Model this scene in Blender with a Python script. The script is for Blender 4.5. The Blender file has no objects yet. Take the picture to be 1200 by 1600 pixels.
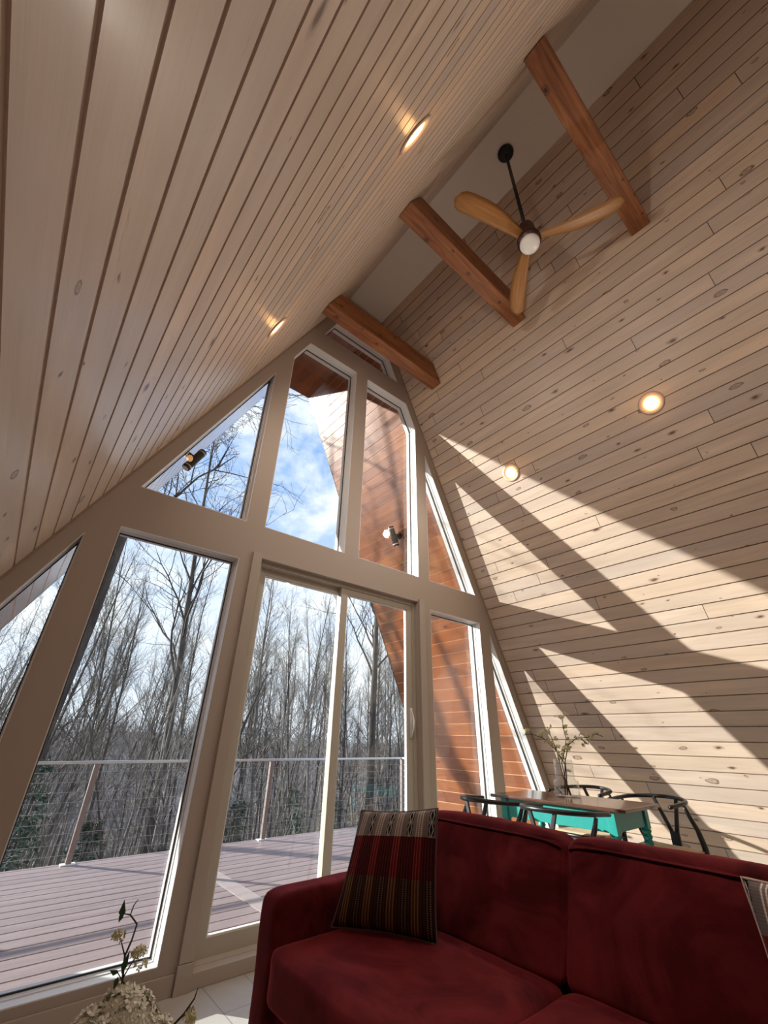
import bpy, bmesh, math, random
from mathutils import Vector, Matrix, noise
from mathutils.geometry import tessellate_polygon

SC = bpy.context.scene
COL = SC.collection
rnd = random.Random(7)

# ------------------------------------------------------------------ camera, world, sun, exposure
cd = bpy.data.cameras.new('camera'); cam = bpy.data.objects.new('camera', cd); COL.objects.link(cam)
cd.sensor_fit = 'VERTICAL'; cd.sensor_height = 36.0; cd.sensor_width = 27.0
cd.lens = 36.0 * 647.86 / 1600.0
cd.clip_start = 0.02; cd.clip_end = 2000
RR = ((0.76409389, -0.64485842, 0.01783658), (0.32184465, 0.35710044, -0.87686675), (0.55908546, 0.67574914, 0.4804025))
m = Matrix.Identity(4)
for i in range(3):
    m[i][0] = RR[0][i]; m[i][1] = -RR[1][i]; m[i][2] = -RR[2][i]
m[0][3], m[1][3], m[2][3] = -1.815, 0.0, 1.009
cam.matrix_world = m
SC.camera = cam

SUN_DIR = Vector((0.77, -1.0, -0.43)).normalized()
sd = bpy.data.lights.new('sun', 'SUN'); sd.energy = 10.5; sd.angle = math.radians(0.6); sd.color = (1.0, 0.965, 0.91)
so = bpy.data.objects.new('sun', sd); COL.objects.link(so)
so.rotation_euler = SUN_DIR.to_track_quat('-Z', 'Y').to_euler()

vs = SC.view_settings
SC.display_settings.display_device = 'sRGB'
vs.view_transform = 'Standard'; vs.look = 'None'; vs.exposure = 0.12; vs.gamma = 1.0; vs.use_curve_mapping = False
SC.cycles.use_denoising = True
SC.cycles.max_bounces = 12; SC.cycles.diffuse_bounces = 8; SC.cycles.glossy_bounces = 4
SC.cycles.transmission_bounces = 8; SC.cycles.transparent_max_bounces = 24
SC.cycles.sample_clamp_indirect = 6.0
SC.cycles.caustics_reflective = False; SC.cycles.caustics_refractive = False

LAMP_W = 8.0          # each recessed lamp in view
BEHIND_FILL_W = 4.0  # each added fill light behind the camera

w = bpy.data.worlds.new('world'); SC.world = w; w.use_nodes = True
nt = w.node_tree; N = nt.nodes; Lk = nt.links; N.clear()
def nd(t, **k):
    n = N.new(t)
    for a, b in k.items(): setattr(n, a, b)
    return n
tc = nd('ShaderNodeTexCoord'); mp = nd('ShaderNodeMapping'); mp.inputs['Scale'].default_value = (2.0, 2.0, 3.4)
Lk.new(tc.outputs['Generated'], mp.inputs['Vector'])
nz = nd('ShaderNodeTexNoise'); nz.inputs['Scale'].default_value = 2.0; nz.inputs['Detail'].default_value = 9
nz.inputs['Roughness'].default_value = 0.62; nz.inputs['Distortion'].default_value = 0.35
Lk.new(mp.outputs[0], nz.inputs['Vector'])
cr = nd('ShaderNodeValToRGB'); cr.color_ramp.elements[0].position = 0.41; cr.color_ramp.elements[1].position = 0.60
Lk.new(nz.outputs['Fac'], cr.inputs[0])
sep = nd('ShaderNodeSeparateXYZ'); Lk.new(tc.outputs['Generated'], sep.inputs[0])
hz = nd('ShaderNodeMapRange'); hz.inputs['From Min'].default_value = 0.02; hz.inputs['From Max'].default_value = 0.62
hz.inputs['To Min'].default_value = 1.0; hz.inputs['To Max'].default_value = 0.0
Lk.new(sep.outputs['Z'], hz.inputs['Value'])
blue = nd('ShaderNodeMix', data_type='RGBA'); blue.inputs[6].default_value = (0.13, 0.26, 0.55, 1); blue.inputs[7].default_value = (0.56, 0.61, 0.69, 1)
Lk.new(hz.outputs[0], blue.inputs[0])
mxc = nd('ShaderNodeMix', data_type='RGBA'); mxc.inputs[7].default_value = (0.58, 0.60, 0.64, 1)
Lk.new(cr.outputs['Color'], mxc.inputs[0]); Lk.new(blue.outputs[2], mxc.inputs[6])
bg = nd('ShaderNodeBackground'); bg.inputs['Strength'].default_value = 1.9
Lk.new(mxc.outputs[2], bg.inputs['Color'])
ow = nd('ShaderNodeOutputWorld'); Lk.new(bg.outputs[0], ow.inputs[0])

# ------------------------------------------------------------------ materials
class G:
    """small helper around one material's node tree"""
    def __init__(s, name):
        s.m = bpy.data.materials.new(name); s.m.use_nodes = True
        s.n = s.m.node_tree.nodes; s.l = s.m.node_tree.links
        s.b = s.n['Principled BSDF']; s.out = s.n['Material Output']
    def nd(s, t, ins=None, **k):
        n = s.n.new(t)
        for a, b in k.items(): setattr(n, a, b)
        if ins:
            for a, b in ins.items(): s.set(n, a, b)
        return n
    def set(s, n, key, val):
        i = n.inputs[key]
        if hasattr(val, 'is_output') or isinstance(val, bpy.types.NodeSocket): s.l.new(val, i)
        else: i.default_value = val
    def math(s, op, a, b=None, c=None, clamp=False):
        n = s.nd('ShaderNodeMath', operation=op, use_clamp=clamp); s.set(n, 0, a)
        if b is not None: s.set(n, 1, b)
        if c is not None: s.set(n, 2, c)
        return n.outputs[0]
    def comb(s, x, y, z=0.0):
        n = s.nd('ShaderNodeCombineXYZ'); s.set(n, 0, x); s.set(n, 1, y); s.set(n, 2, z); return n.outputs[0]
    def mix(s, f, a, b, mode='MIX'):
        n = s.nd('ShaderNodeMix', data_type='RGBA', blend_type=mode); s.set(n, 0, f); s.set(n, 6, a); s.set(n, 7, b); return n.outputs[2]
    def noise(s, vec, scale, detail=4.0, rough=0.5, dist=0.0):
        n = s.nd('ShaderNodeTexNoise', {'Vector': vec, 'Scale': scale, 'Detail': detail, 'Roughness': rough, 'Distortion': dist}); return n.outputs['Fac']
    def ramp(s, f, stops):
        n = s.nd('ShaderNodeValToRGB'); s.set(n, 0, f); e = n.color_ramp.elements
        while len(e) < len(stops): e.new(0.5)
        for i, (p, c) in enumerate(stops):
            e[i].position = p; e[i].color = (c, c, c, 1) if isinstance(c, (int, float)) else (*c, 1)
        return n.outputs[0]
    def bump(s, h, strength=0.3, dist=0.01):
        n = s.nd('ShaderNodeBump', {'Height': h, 'Strength': strength, 'Distance': dist}); s.l.new(n.outputs[0], s.b.inputs['Normal'])
    def coords(s, kind='Object'):
        return s.nd('ShaderNodeTexCoord').outputs[kind]

def rgb(c): return (*c, 1) if len(c) == 3 else c

def plain(name, col, rough=0.5, metal=0.0, nscale=40.0, var=0.08, bump=0.0, coat=0.0, sheen=0.0, spec=0.5):
    g = G(name); b = g.b
    f = g.noise(g.coords(), nscale, 3.0)
    c2 = tuple(max(0, min(1, x * (1 - var))) for x in col); c1 = tuple(max(0, min(1, x * (1 + var))) for x in col)
    g.set(b, 'Base Color', g.mix(f, rgb(c1), rgb(c2))); b.inputs['Roughness'].default_value = rough
    b.inputs['Metallic'].default_value = metal; b.inputs['Coat Weight'].default_value = coat; b.inputs['Specular IOR Level'].default_value = spec
    if sheen: b.inputs['Sheen Weight'].default_value = sheen; b.inputs['Sheen Roughness'].default_value = 0.4
    if bump: g.bump(f, bump, 0.004)
    return g.m

def boards(name, tones, grain_col, knot_col, width=0.108, length=2.6, rough=0.42, knots=0.55, phase=0.0, coat=0.0, seed=0.0, grainf=0.35, rowvar=1.0):
    """planks in UV space: u runs along the board, v across; rows of one width, staggered butt joints, grain and knots"""
    g = G(name); uv = g.nd('ShaderNodeSeparateXYZ', {0: g.coords('UV')})
    u, v = uv.outputs[0], uv.outputs[1]
    vr = g.math('DIVIDE', g.math('SUBTRACT', v, phase), width)
    row = g.math('FLOOR', vr)
    wn = g.nd('ShaderNodeTexWhiteNoise', noise_dimensions='1D'); g.set(wn, 'W', g.math('ADD', row, 13.7 + seed))
    ul = g.math('ADD', g.math('DIVIDE', u, length), g.math('MULTIPLY', wn.outputs['Value'], 7.3))
    colid = g.math('FLOOR', ul)
    w2 = g.nd('ShaderNodeTexWhiteNoise', noise_dimensions='2D'); g.set(w2, 'Vector', g.comb(row, colid, 0))
    rs = g.nd('ShaderNodeSeparateColor', {0: w2.outputs['Color']})
    r1, r2, r3 = rs.outputs[0], rs.outputs[1], rs.outputs[2]
    base = g.mix(r1, rgb(tones[0]), rgb(tones[1]))
    base = g.mix(g.math('MULTIPLY', g.math('POWER', r2, 2.0), 0.9 * rowvar), base, rgb(tones[2]))
    off = g.math('MULTIPLY', r3, 31.0)
    gv = g.comb(g.math('ADD', g.math('MULTIPLY', u, 1.3), off), g.math('MULTIPLY', v, 17.0), off)
    gr = g.noise(gv, 1.6, 7.0, 0.62, 0.7)
    fine = g.noise(g.comb(g.math('ADD', g.math('MULTIPLY', u, 3.0), off), g.math('MULTIPLY', v, 160.0), off), 1.3, 3.0, 0.6)
    gsum = g.math('ADD', g.math('MULTIPLY', gr, 0.72), g.math('MULTIPLY', fine, 0.28))
    gm = g.ramp(gsum, [(0.30, 1.0), (0.46, 0.35), (0.62, 0.0)])
    base = g.mix(g.math('MULTIPLY', gm, grainf), base, rgb(grain_col))
    # slow tonal drift and brown mineral streaks
    drift = g.noise(g.comb(g.math('ADD', g.math('MULTIPLY', u, 0.9), off), g.math('MULTIPLY', v, 6.0), off), 1.4, 3.0, 0.55)
    base = g.mix(g.ramp(drift, [(0.35, 0.0), (0.75, 0.55)]), base, rgb(tuple(0.62 * x for x in tones[0])))
    base = g.mix(g.ramp(drift, [(0.22, 0.4), (0.42, 0.0)]), base, rgb(tuple(min(1, 1.12 * x) for x in tones[2])))
    flame = g.noise(g.comb(g.math('ADD', g.math('MULTIPLY', u, 4.0), off), g.math('MULTIPLY', v, 30.0), off), 1.0, 4.0, 0.7, 1.5)
    base = g.mix(g.ramp(flame, [(0.64, 0.0), (0.74, 0.55)]), base, rgb(grain_col))
    # knots: small solid ones, and larger oval rings
    kw = g.noise(g.comb(g.math('MULTIPLY', u, 16.0), g.math('MULTIPLY', v, 34.0), off), 1.0, 3.0)
    kp = g.comb(g.math('ADD', g.math('ADD', g.math('MULTIPLY', u, 3.4), off), g.math('MULTIPLY', kw, 0.16)), g.math('ADD', g.math('MULTIPLY', v, 8.0), g.math('MULTIPLY', kw, 0.16)), off)
    vo = g.nd('ShaderNodeTexVoronoi', {'Vector': kp, 'Scale': 1.0, 'Randomness': 1.0}, voronoi_dimensions='2D')
    vc = g.nd('ShaderNodeSeparateColor', {0: vo.outputs['Color']})
    on = g.math('LESS_THAN', vc.outputs[0], knots)
    size = g.math('ADD', g.math('MULTIPLY', g.math('POWER', vc.outputs[1], 2.2), 0.14), 0.035)
    dn = g.math('DIVIDE', vo.outputs['Distance'], size)
    ring = g.ramp(dn, [(0.0, 0.75), (0.2, 0.45), (0.5, 0.30), (0.78, 0.95), (1.0, 0.0)])
    solid = g.ramp(dn, [(0.0, 1.0), (0.35, 0.95), (0.55, 0.45), (0.85, 0.2), (1.2, 0.0)])
    knot = g.mix(g.math('GREATER_THAN', vc.outputs[2], 0.45), ring, solid)
    base = g.mix(g.math('MULTIPLY', knot, on), base, rgb(knot_col))
    # butt joints
    fr = g.math('FRACT', ul)
    jt = g.math('LESS_THAN', fr, 0.0016 * 2.6 / length)
    base = g.mix(jt, base, rgb(tuple(x * 0.25 for x in knot_col)))
    g.set(g.b, 'Base Color', base)
    g.set(g.b, 'Roughness', g.math('ADD', g.math('MULTIPLY', gr, 0.2), rough - 0.1))
    g.b.inputs['Coat Weight'].default_value = coat; g.b.inputs['Coat Roughness'].default_value = 0.2
    if coat > 0.9: g.b.inputs['Coat IOR'].default_value = 1.5
    g.bump(g.math('SUBTRACT', gsum, g.math('MULTIPLY', jt, 2.0)), 0.12, 0.004)
    return g.m

PINE = ((0.68, 0.54, 0.435), (0.54, 0.45, 0.395), (0.74, 0.56, 0.40))
M = {}
M['pine_left'] = boards('whitewashed_pine_left', PINE, (0.36, 0.26, 0.19), (0.13, 0.065, 0.035), phase=0.049, seed=3, knots=0.5, length=40.0, coat=0.15, grainf=0.45)
M['pine_right'] = boards('whitewashed_pine_right', PINE, (0.36, 0.26, 0.19), (0.13, 0.065, 0.035), phase=0.062, seed=11, knots=0.6, grainf=0.5)
M['groove'] = plain('pine_groove', (0.33, 0.24, 0.18), 0.7)
CEDAR = ((0.31, 0.085, 0.013), (0.20, 0.048, 0.008), (0.40, 0.13, 0.022))
M['groove_left'] = plain('pine_groove_left', (0.56, 0.44, 0.36), 0.7)
M['cedar'] = boards('stained_cedar_soffit', CEDAR, (0.16, 0.045, 0.015), (0.08, 0.02, 0.01), width=0.128, phase=0.02, rough=0.3, coat=1.0, seed=5, knots=0.25, grainf=0.55)
M['cedar_groove'] = plain('cedar_groove', (0.75, 0.52, 0.36), 0.6)
M['paint'] = plain('greige_wall_paint', (0.43, 0.355, 0.30), 0.55, nscale=120, var=0.02, bump=0.04)
M['trim'] = plain('greige_trim_paint', (0.46, 0.39, 0.33), 0.45, nscale=120, var=0.02)
M['drywall'] = plain('white_drywall', (0.88, 0.84, 0.78), 0.8, nscale=200, var=0.02)
M['vinyl'] = plain('white_window_vinyl', (0.80, 0.80, 0.80), 0.35, nscale=60, var=0.015)
M['doorframe'] = plain('almond_door_vinyl', (0.50, 0.45, 0.38), 0.4, nscale=60, var=0.015)
M['gasket'] = plain('black_gasket', (0.012, 0.012, 0.014), 0.5)
M['black'] = plain('black_paint', (0.008, 0.008, 0.009), 0.36, spec=0.4)
M['blackmetal'] = plain('matte_black_metal', (0.018, 0.02, 0.022), 0.42, metal=0.3)
M['steel'] = plain('brushed_steel', (0.62, 0.63, 0.66), 0.32, metal=0.7, nscale=90)
M['postmetal'] = plain('bronze_painted_post', (0.27, 0.22, 0.205), 0.42, metal=0.25)
M['cablewire'] = plain('dull_cable', (0.34, 0.34, 0.35), 0.5, metal=0.3)
M['white'] = plain('white_enamel', (0.85, 0.85, 0.84), 0.35, var=0.01)
M['lens_off'] = plain('opal_lens', (0.82, 0.80, 0.77), 0.35, var=0.01)
M['teal'] = plain('teal_paint', (0.010, 0.26, 0.235), 0.38, nscale=30, var=0.12, spec=0.5)
M['trunkdist'] = plain('distant_bark', (0.16, 0.14, 0.13), 0.9, nscale=3, var=0.3)

def bark(name, c1, c2):
    g = G(name); co = g.coords(); mpn = g.nd('ShaderNodeMapping', {'Vector': co}); mpn.inputs['Scale'].default_value = (6, 6, 1.2)
    f = g.noise(mpn.outputs[0], 2.2, 6, 0.65)
    g.set(g.b, 'Base Color', g.mix(g.ramp(f, [(0.35, 0.0), (0.65, 1.0)]), rgb(c1), rgb(c2))); g.b.inputs['Roughness'].default_value = 0.9
    g.bump(f, 0.5, 0.02); return g.m
M['bark'] = bark('grey_bark', (0.045, 0.038, 0.034), (0.12, 0.105, 0.092))
M['bark_pale'] = bark('pale_bark', (0.11, 0.10, 0.09), (0.28, 0.255, 0.225))
M['bark_dark'] = bark('dark_bark', (0.04, 0.033, 0.03), (0.11, 0.095, 0.085))

def beam_wood():
    g = G('stained_timber'); co = g.coords()
    s = g.nd('ShaderNodeSeparateXYZ', {0: co}); x, y, z = s.outputs
    cr_ = g.math('ADD', g.math('MULTIPLY', y, 1.0), g.math('MULTIPLY', z, 0.9))
    gv = g.comb(g.math('MULTIPLY', x, 1.6), g.math('MULTIPLY', cr_, 22.0), g.math('MULTIPLY', z, 6.0))
    f = g.noise(gv, 1.5, 7, 0.62, 0.8)
    base = g.ramp(f, [(0.28, (0.14, 0.043, 0.013)), (0.5, (0.30, 0.105, 0.034)), (0.72, (0.44, 0.18, 0.066))])
    vo = g.nd('ShaderNodeTexVoronoi', {'Vector': g.comb(g.math('MULTIPLY', x, 5.0), g.math('MULTIPLY', cr_, 7.5), 0.0), 'Scale': 1.0}, voronoi_dimensions='2D')
    vc = g.nd('ShaderNodeSeparateColor', {0: vo.outputs['Color']})
    on = g.math('LESS_THAN', vc.outputs[0], 0.6)
    dn = g.math('DIVIDE', vo.outputs['Distance'], g.math('ADD', g.math('MULTIPLY', vc.outputs[1], 0.12), 0.06))
    k = g.ramp(dn, [(0.0, 1.0), (0.35, 0.8), (0.6, 0.25), (0.8, 0.6), (1.0, 0.0)])
    base = g.mix(g.math('MULTIPLY', k, on), base, (0.035, 0.010, 0.005, 1))
    g.set(g.b, 'Base Color', base); g.b.inputs['Roughness'].default_value = 0.45; g.bump(f, 0.2, 0.004)
    return g.m
M['beam'] = beam_wood()

def fine_wood(name, c1, c2, rough, axis='Y', coat=0.0):
    g = G(name); s = g.nd('ShaderNodeSeparateXYZ', {0: g.coords()})
    a, b, c = {'Y': (s.outputs[1], s.outputs[0], s.outputs[2]), 'X': (s.outputs[0], s.outputs[1], s.outputs[2])}[axis]
    f = g.noise(g.comb(g.math('MULTIPLY', a, 2.0), g.math('MULTIPLY', b, 28.0), g.math('MULTIPLY', c, 28.0)), 1.6, 6, 0.6, 0.5)
    g.set(g.b, 'Base Color', g.mix(g.ramp(f, [(0.3, 0.0), (0.7, 1.0)]), rgb(c1), rgb(c2)))
    g.b.inputs['Roughness'].default_value = rough; g.b.inputs['Coat Weight'].default_value = coat; g.bump(f, 0.08, 0.002)
    return g.m
M['tabletop'] = fine_wood('dark_walnut_top', (0.055, 0.022, 0.014), (0.11, 0.05, 0.032), 0.22, 'Y', 0.3)
M['blade'] = fine_wood('honey_wood_blade', (0.30, 0.13, 0.035), (0.46, 0.22, 0.07), 0.45, 'X')

def glass_pane(name, tint=(0.93, 0.97, 0.95), f0=0.05):
    g = G(name); geo = g.nd('ShaderNodeNewGeometry')
    dp = g.nd('ShaderNodeVectorMath', operation='DOT_PRODUCT'); g.l.new(geo.outputs['Incoming'], dp.inputs[0]); g.l.new(geo.outputs['Normal'], dp.inputs[1])
    c = g.math('ABSOLUTE', dp.outputs['Value']); om = g.math('SUBTRACT', 1.0, c)
    f = g.math('ADD', g.math('MULTIPLY', g.math('POWER', om, 5.0), 1.0 - f0), f0)
    tr = g.nd('ShaderNodeBsdfTransparent'); tr.inputs[0].default_value = rgb(tint)
    gl = g.nd('ShaderNodeBsdfGlossy'); gl.inputs['Roughness'].default_value = 0.0; gl.inputs[0].default_value = (1, 1, 1, 1)
    mx = g.nd('ShaderNodeMixShader'); g.l.new(f, mx.inputs[0]); g.l.new(tr.outputs[0], mx.inputs[1]); g.l.new(gl.outputs[0], mx.inputs[2])
    g.l.new(mx.outputs[0], g.out.inputs['Surface']); g.n.remove(g.b)
    return g.m
M['glass'] = glass_pane('window_glass', (0.96, 0.98, 0.97), 0.03)
M['vaseglass'] = glass_pane('clear_vase_glass', (0.96, 0.97, 0.97), 0.05)

def emis(name, col, st):
    g = G(name); g.b.inputs['Base Color'].default_value = rgb(col); g.b.inputs['Emission Color'].default_value = rgb(col); g.b.inputs['Emission Strength'].default_value = st
    return g.m
M['lamp_on'] = emis('lit_lamp_lens', (1.0, 0.52, 0.16), 3.6)
def lens():
    g = G('lit_lamp_lens_hot'); d = g.nd('ShaderNodeVectorMath', operation='LENGTH'); g.l.new(g.coords(), d.inputs[0])
    k = g.ramp(g.math('DIVIDE', d.outputs['Value'], 0.058), [(0.0, 0.0), (0.45, 0.15), (1.0, 1.0)])
    g.set(g.b, 'Emission Color', g.mix(k, (1.0, 0.80, 0.45, 1), (1.0, 0.42, 0.10, 1))); g.set(g.b, 'Emission Strength', g.math('SUBTRACT', 7.5, g.math('MULTIPLY', k, 5.6)))
    g.b.inputs['Base Color'].default_value = (0.8, 0.6, 0.3, 1); return g.m
M['lamp_on'] = lens()
M['lamp_trim'] = plain('cream_lamp_trim', (0.55, 0.42, 0.34), 0.5, var=0.01)
M['sconce_lens'] = emis('sconce_glow', (1.0, 0.80, 0.50), 1.2)

def velvet():
    g = G('burgundy_velvet'); co = g.coords()
    f = g.noise(co, 5.0, 5, 0.6, 0.6); f2 = g.noise(co, 420.0, 2, 0.5)
    st = g.nd('ShaderNodeMapping', {'Vector': co}); st.inputs['Scale'].default_value = (5, 3, 3)
    f3 = g.noise(st.outputs[0], 1.3, 4, 0.6, 1.0)
    base = g.mix(g.ramp(f, [(0.35, 0.0), (0.68, 1.0)]), (0.066, 0.0025, 0.0045, 1), (0.14, 0.0085, 0.012, 1))
    base = g.mix(g.math('MULTIPLY', g.ramp(f3, [(0.45, 0.0), (0.7, 1.0)]), 0.5), base, (0.30, 0.035, 0.04, 1))
    base = g.mix(g.math('MULTIPLY', f2, 0.35), base, (0.03, 0.002, 0.004, 1))
    g.set(g.b, 'Base Color', base); g.b.inputs['Roughness'].default_value = 0.85; g.b.inputs['Specular IOR Level'].default_value = 0.15
    g.b.inputs['Sheen Weight'].default_value = 0.75; g.b.inputs['Sheen Roughness'].default_value = 0.3; g.b.inputs['Sheen Tint'].default_value = (1.0, 0.14, 0.17, 1)
    g.bump(g.math('ADD', f3, g.math('MULTIPLY', f2, 0.25)), 0.35, 0.006)
    return g.m
M['velvet'] = velvet()
M['piping'] = plain('dark_burgundy_piping', (0.016, 0.001, 0.002), 1.0, nscale=200, spec=0.0)

def pillow_cloth(name, light=(0.52, 0.46, 0.42), red=(0.11, 0.008, 0.010)):
    """woven cloth in UV space: v = 1 at the top edge"""
    g = G(name); s = g.nd('ShaderNodeSeparateXYZ', {0: g.coords('UV')}); u, v = s.outputs[0], s.outputs[1]
    fr = lambda x, k, o=0.0: g.math('FRACT', g.math('ADD', g.math('MULTIPLY', x, k), o))
    top = g.math('GREATER_THAN', v, 0.75); mid = g.math('MULTIPLY', g.math('GREATER_THAN', v, 0.42), g.math('LESS_THAN', v, 0.7501))
    # broad stripes
    st = fr(u, 4.2 if light[0] < 0.7 else 3.0, 0.15); thin = fr(u, 34.0)
    band = g.math('MULTIPLY', g.math('GREATER_THAN', st, 0.45), g.math('LESS_THAN', st, 0.78))
    band2 = g.math('MULTIPLY', g.math('GREATER_THAN', st, 0.05), g.math('LESS_THAN', st, 0.25))
    line = g.math('GREATER_THAN', thin, 0.62)
    wv = g.math('GREATER_THAN', fr(v, 60.0), 0.45)
    c_top = g.mix(band, (0.20, 0.165, 0.155, 1), (0.27, 0.20, 0.17, 1)); c_top = g.mix(g.math('MULTIPLY', line, band), c_top, rgb(light))
    # black motifs with a pale zigzag
    mo = g.math('MULTIPLY', g.math('GREATER_THAN', st, 0.02), g.math('LESS_THAN', st, 0.27))
    dia = g.math('ABSOLUTE', g.math('SUBTRACT', fr(v, 8.0), 0.5)); dx = g.math('ABSOLUTE', g.math('SUBTRACT', g.math('DIVIDE', g.math('SUBTRACT', st, 0.02), 0.25), 0.5))
    blk = g.math('MULTIPLY', mo, g.math('LESS_THAN', g.math('ADD', dia, g.math('MULTIPLY', dx, 0.35)), 0.50))
    wht = g.math('MULTIPLY', mo, g.math('LESS_THAN', g.math('ABSOLUTE', g.math('SUBTRACT', g.math('ADD', g.math('MULTIPLY', dia, 0.55), g.math('MULTIPLY', fr(dx, 2.0), 0.5)), 0.34)), 0.07))
    c_top = g.mix(blk, c_top, (0.012, 0.012, 0.014, 1)); c_top = g.mix(wht, c_top, rgb(light))
    c_mid = g.mix(band, rgb(tuple(x * 0.45 for x in red)), rgb(red)); c_mid = g.mix(g.math('MULTIPLY', line, band), c_mid, (0.30, 0.04, 0.035, 1)); c_mid = g.mix(g.math('MULTIPLY', g.math('MULTIPLY', line, wv), 0.35), c_mid, (0.30, 0.10, 0.09, 1))
    c_bot = g.mix(band, (0.035, 0.010, 0.008, 1), (0.07, 0.032, 0.014, 1)); c_bot = g.mix(g.math('MULTIPLY', line, band), c_bot, (0.27, 0.13, 0.05, 1))
    pale = g.math('MULTIPLY', band2, line); c_bot = g.mix(g.math('MULTIPLY', pale, wv), c_bot, (0.24, 0.20, 0.13, 1)); c_bot = g.mix(g.math('MULTIPLY', g.math('MULTIPLY', line, wv), 0.3), c_bot, (0.28, 0.20, 0.12, 1))
    c = g.mix(mid, c_bot, c_mid); c = g.mix(top, c, c_top)
    c = g.mix(g.math('MULTIPLY', wv, 0.35), c, g.mix(0.5, c, (0, 0, 0, 1)))
    g.set(g.b, 'Base Color', c); g.b.inputs['Roughness'].default_value = 0.9; g.b.inputs['Specular IOR Level'].default_value = 0.15
    g.bump(g.math('ADD', fr(v, 60.0), thin), 0.35, 0.003)
    return g.m
M['pillow'] = pillow_cloth('woven_stripe_cloth')
M['pillow_light'] = pillow_cloth('woven_stripe_cloth_pale', (0.80, 0.75, 0.72), (0.40, 0.045, 0.04))

def tile_mat():
    g = G('stone_tile'); s = g.nd('ShaderNodeSeparateXYZ', {0: g.coords('Object')}); x, y = s.outputs[0], s.outputs[1]
    cx = g.math('DIVIDE', g.math('ADD', x, 0.695), 0.2); ci = g.math('FLOOR', cx)
    sh = g.nd('ShaderNodeTexWhiteNoise', noise_dimensions='1D'); g.set(sh, 'W', g.math('ADD', ci, 4.0))
    cyv = g.math('DIVIDE', g.math('ADD', g.math('SUBTRACT', y, 2.33), g.math('MULTIPLY', ci, 0.4)), 1.2); cj = g.math('FLOOR', cyv)
    w2 = g.nd('ShaderNodeTexWhiteNoise', noise_dimensions='2D'); g.set(w2, 'Vector', g.comb(ci, cj, 0))
    f = g.noise(g.coords('Object'), 6.0, 8, 0.65, 1.2)
    base = g.mix(f, (0.58, 0.56, 0.53, 1), (0.44, 0.42, 0.39, 1)); base = g.mix(g.math('MULTIPLY', w2.outputs['Value'], 0.25), base, (0.5, 0.47, 0.43, 1))
    gx = g.math('LESS_THAN', g.math('FRACT', cx), 0.018); gy = g.math('LESS_THAN', g.math('FRACT', cyv), 0.003)
    gr = g.math('MAXIMUM', gx, gy)
    g.set(g.b, 'Base Color', g.mix(gr, base, (0.20, 0.19, 0.18, 1))); g.b.inputs['Roughness'].default_value = 0.35
    g.bump(g.math('SUBTRACT', 1.0, gr), 0.3, 0.003); return g.m
M['tile'] = tile_mat()

def deck_mat():
    g = G('mauve_composite_decking'); s = g.nd('ShaderNodeSeparateXYZ', {0: g.coords('Object')}); x, y, z = s.outputs
    row = g.math('FLOOR', g.math('DIVIDE', y, 0.155)); wn = g.nd('ShaderNodeTexWhiteNoise', noise_dimensions='1D'); g.set(wn, 'W', row)
    f = g.noise(g.comb(g.math('MULTIPLY', x, 2.5), g.math('MULTIPLY', y, 34.0), row), 1.4, 6, 0.65)
    base = g.mix(wn.outputs['Value'], (0.27, 0.20, 0.195, 1), (0.22, 0.165, 0.16, 1)); base = g.mix(g.ramp(f, [(0.35, 0.0), (0.7, 0.6)]), base, (0.40, 0.31, 0.30, 1))
    g.set(g.b, 'Base Color', base); g.b.inputs['Roughness'].default_value = 0.5; g.bump(f, 0.25, 0.004); return g.m
M['deck'] = deck_mat()
M['deck_pale'] = plain('pale_divider_board', (0.40, 0.33, 0.31), 0.5, nscale=25, var=0.12)

def ground_mat():
    g = G('leaf_litter'); co = g.coords()
    f = g.noise(co, 0.35, 9, 0.7); f2 = g.noise(co, 4.0, 6, 0.7)
    base = g.mix(g.ramp(f, [(0.35, 0.0), (0.65, 1.0)]), (0.13, 0.105, 0.08, 1), (0.22, 0.19, 0.155, 1)); base = g.mix(g.ramp(f2, [(0.4, 0.0), (0.7, 0.7)]), base, (0.08, 0.075, 0.05, 1))
    g.set(g.b, 'Base Color', base); g.b.inputs['Roughness'].default_value = 1.0; g.bump(f2, 0.8, 0.2); return g.m
M['ground'] = ground_mat()
M['needles'] = plain('dark_evergreen_needles', (0.05, 0.085, 0.055), 0.8, nscale=3.0, var=0.45)
M['brush'] = plain('dry_underbrush', (0.12, 0.097, 0.075), 0.9, nscale=1.0, var=0.6)
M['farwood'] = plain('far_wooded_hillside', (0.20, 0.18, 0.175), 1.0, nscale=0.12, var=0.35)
M['twig'] = plain('dark_brown_twig', (0.05, 0.03, 0.02), 0.7)
M['leaf'] = plain('green_leaf', (0.03, 0.10, 0.04), 0.5, nscale=20, var=0.3)
M['blossom'] = plain('cream_blossom', (0.66, 0.64, 0.38), 0.7, nscale=60, var=0.2)
M['hydrangea'] = plain('cream_dried_petals', (0.88, 0.85, 0.70), 0.8, nscale=40, var=0.3)
M['cord'] = None
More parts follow.
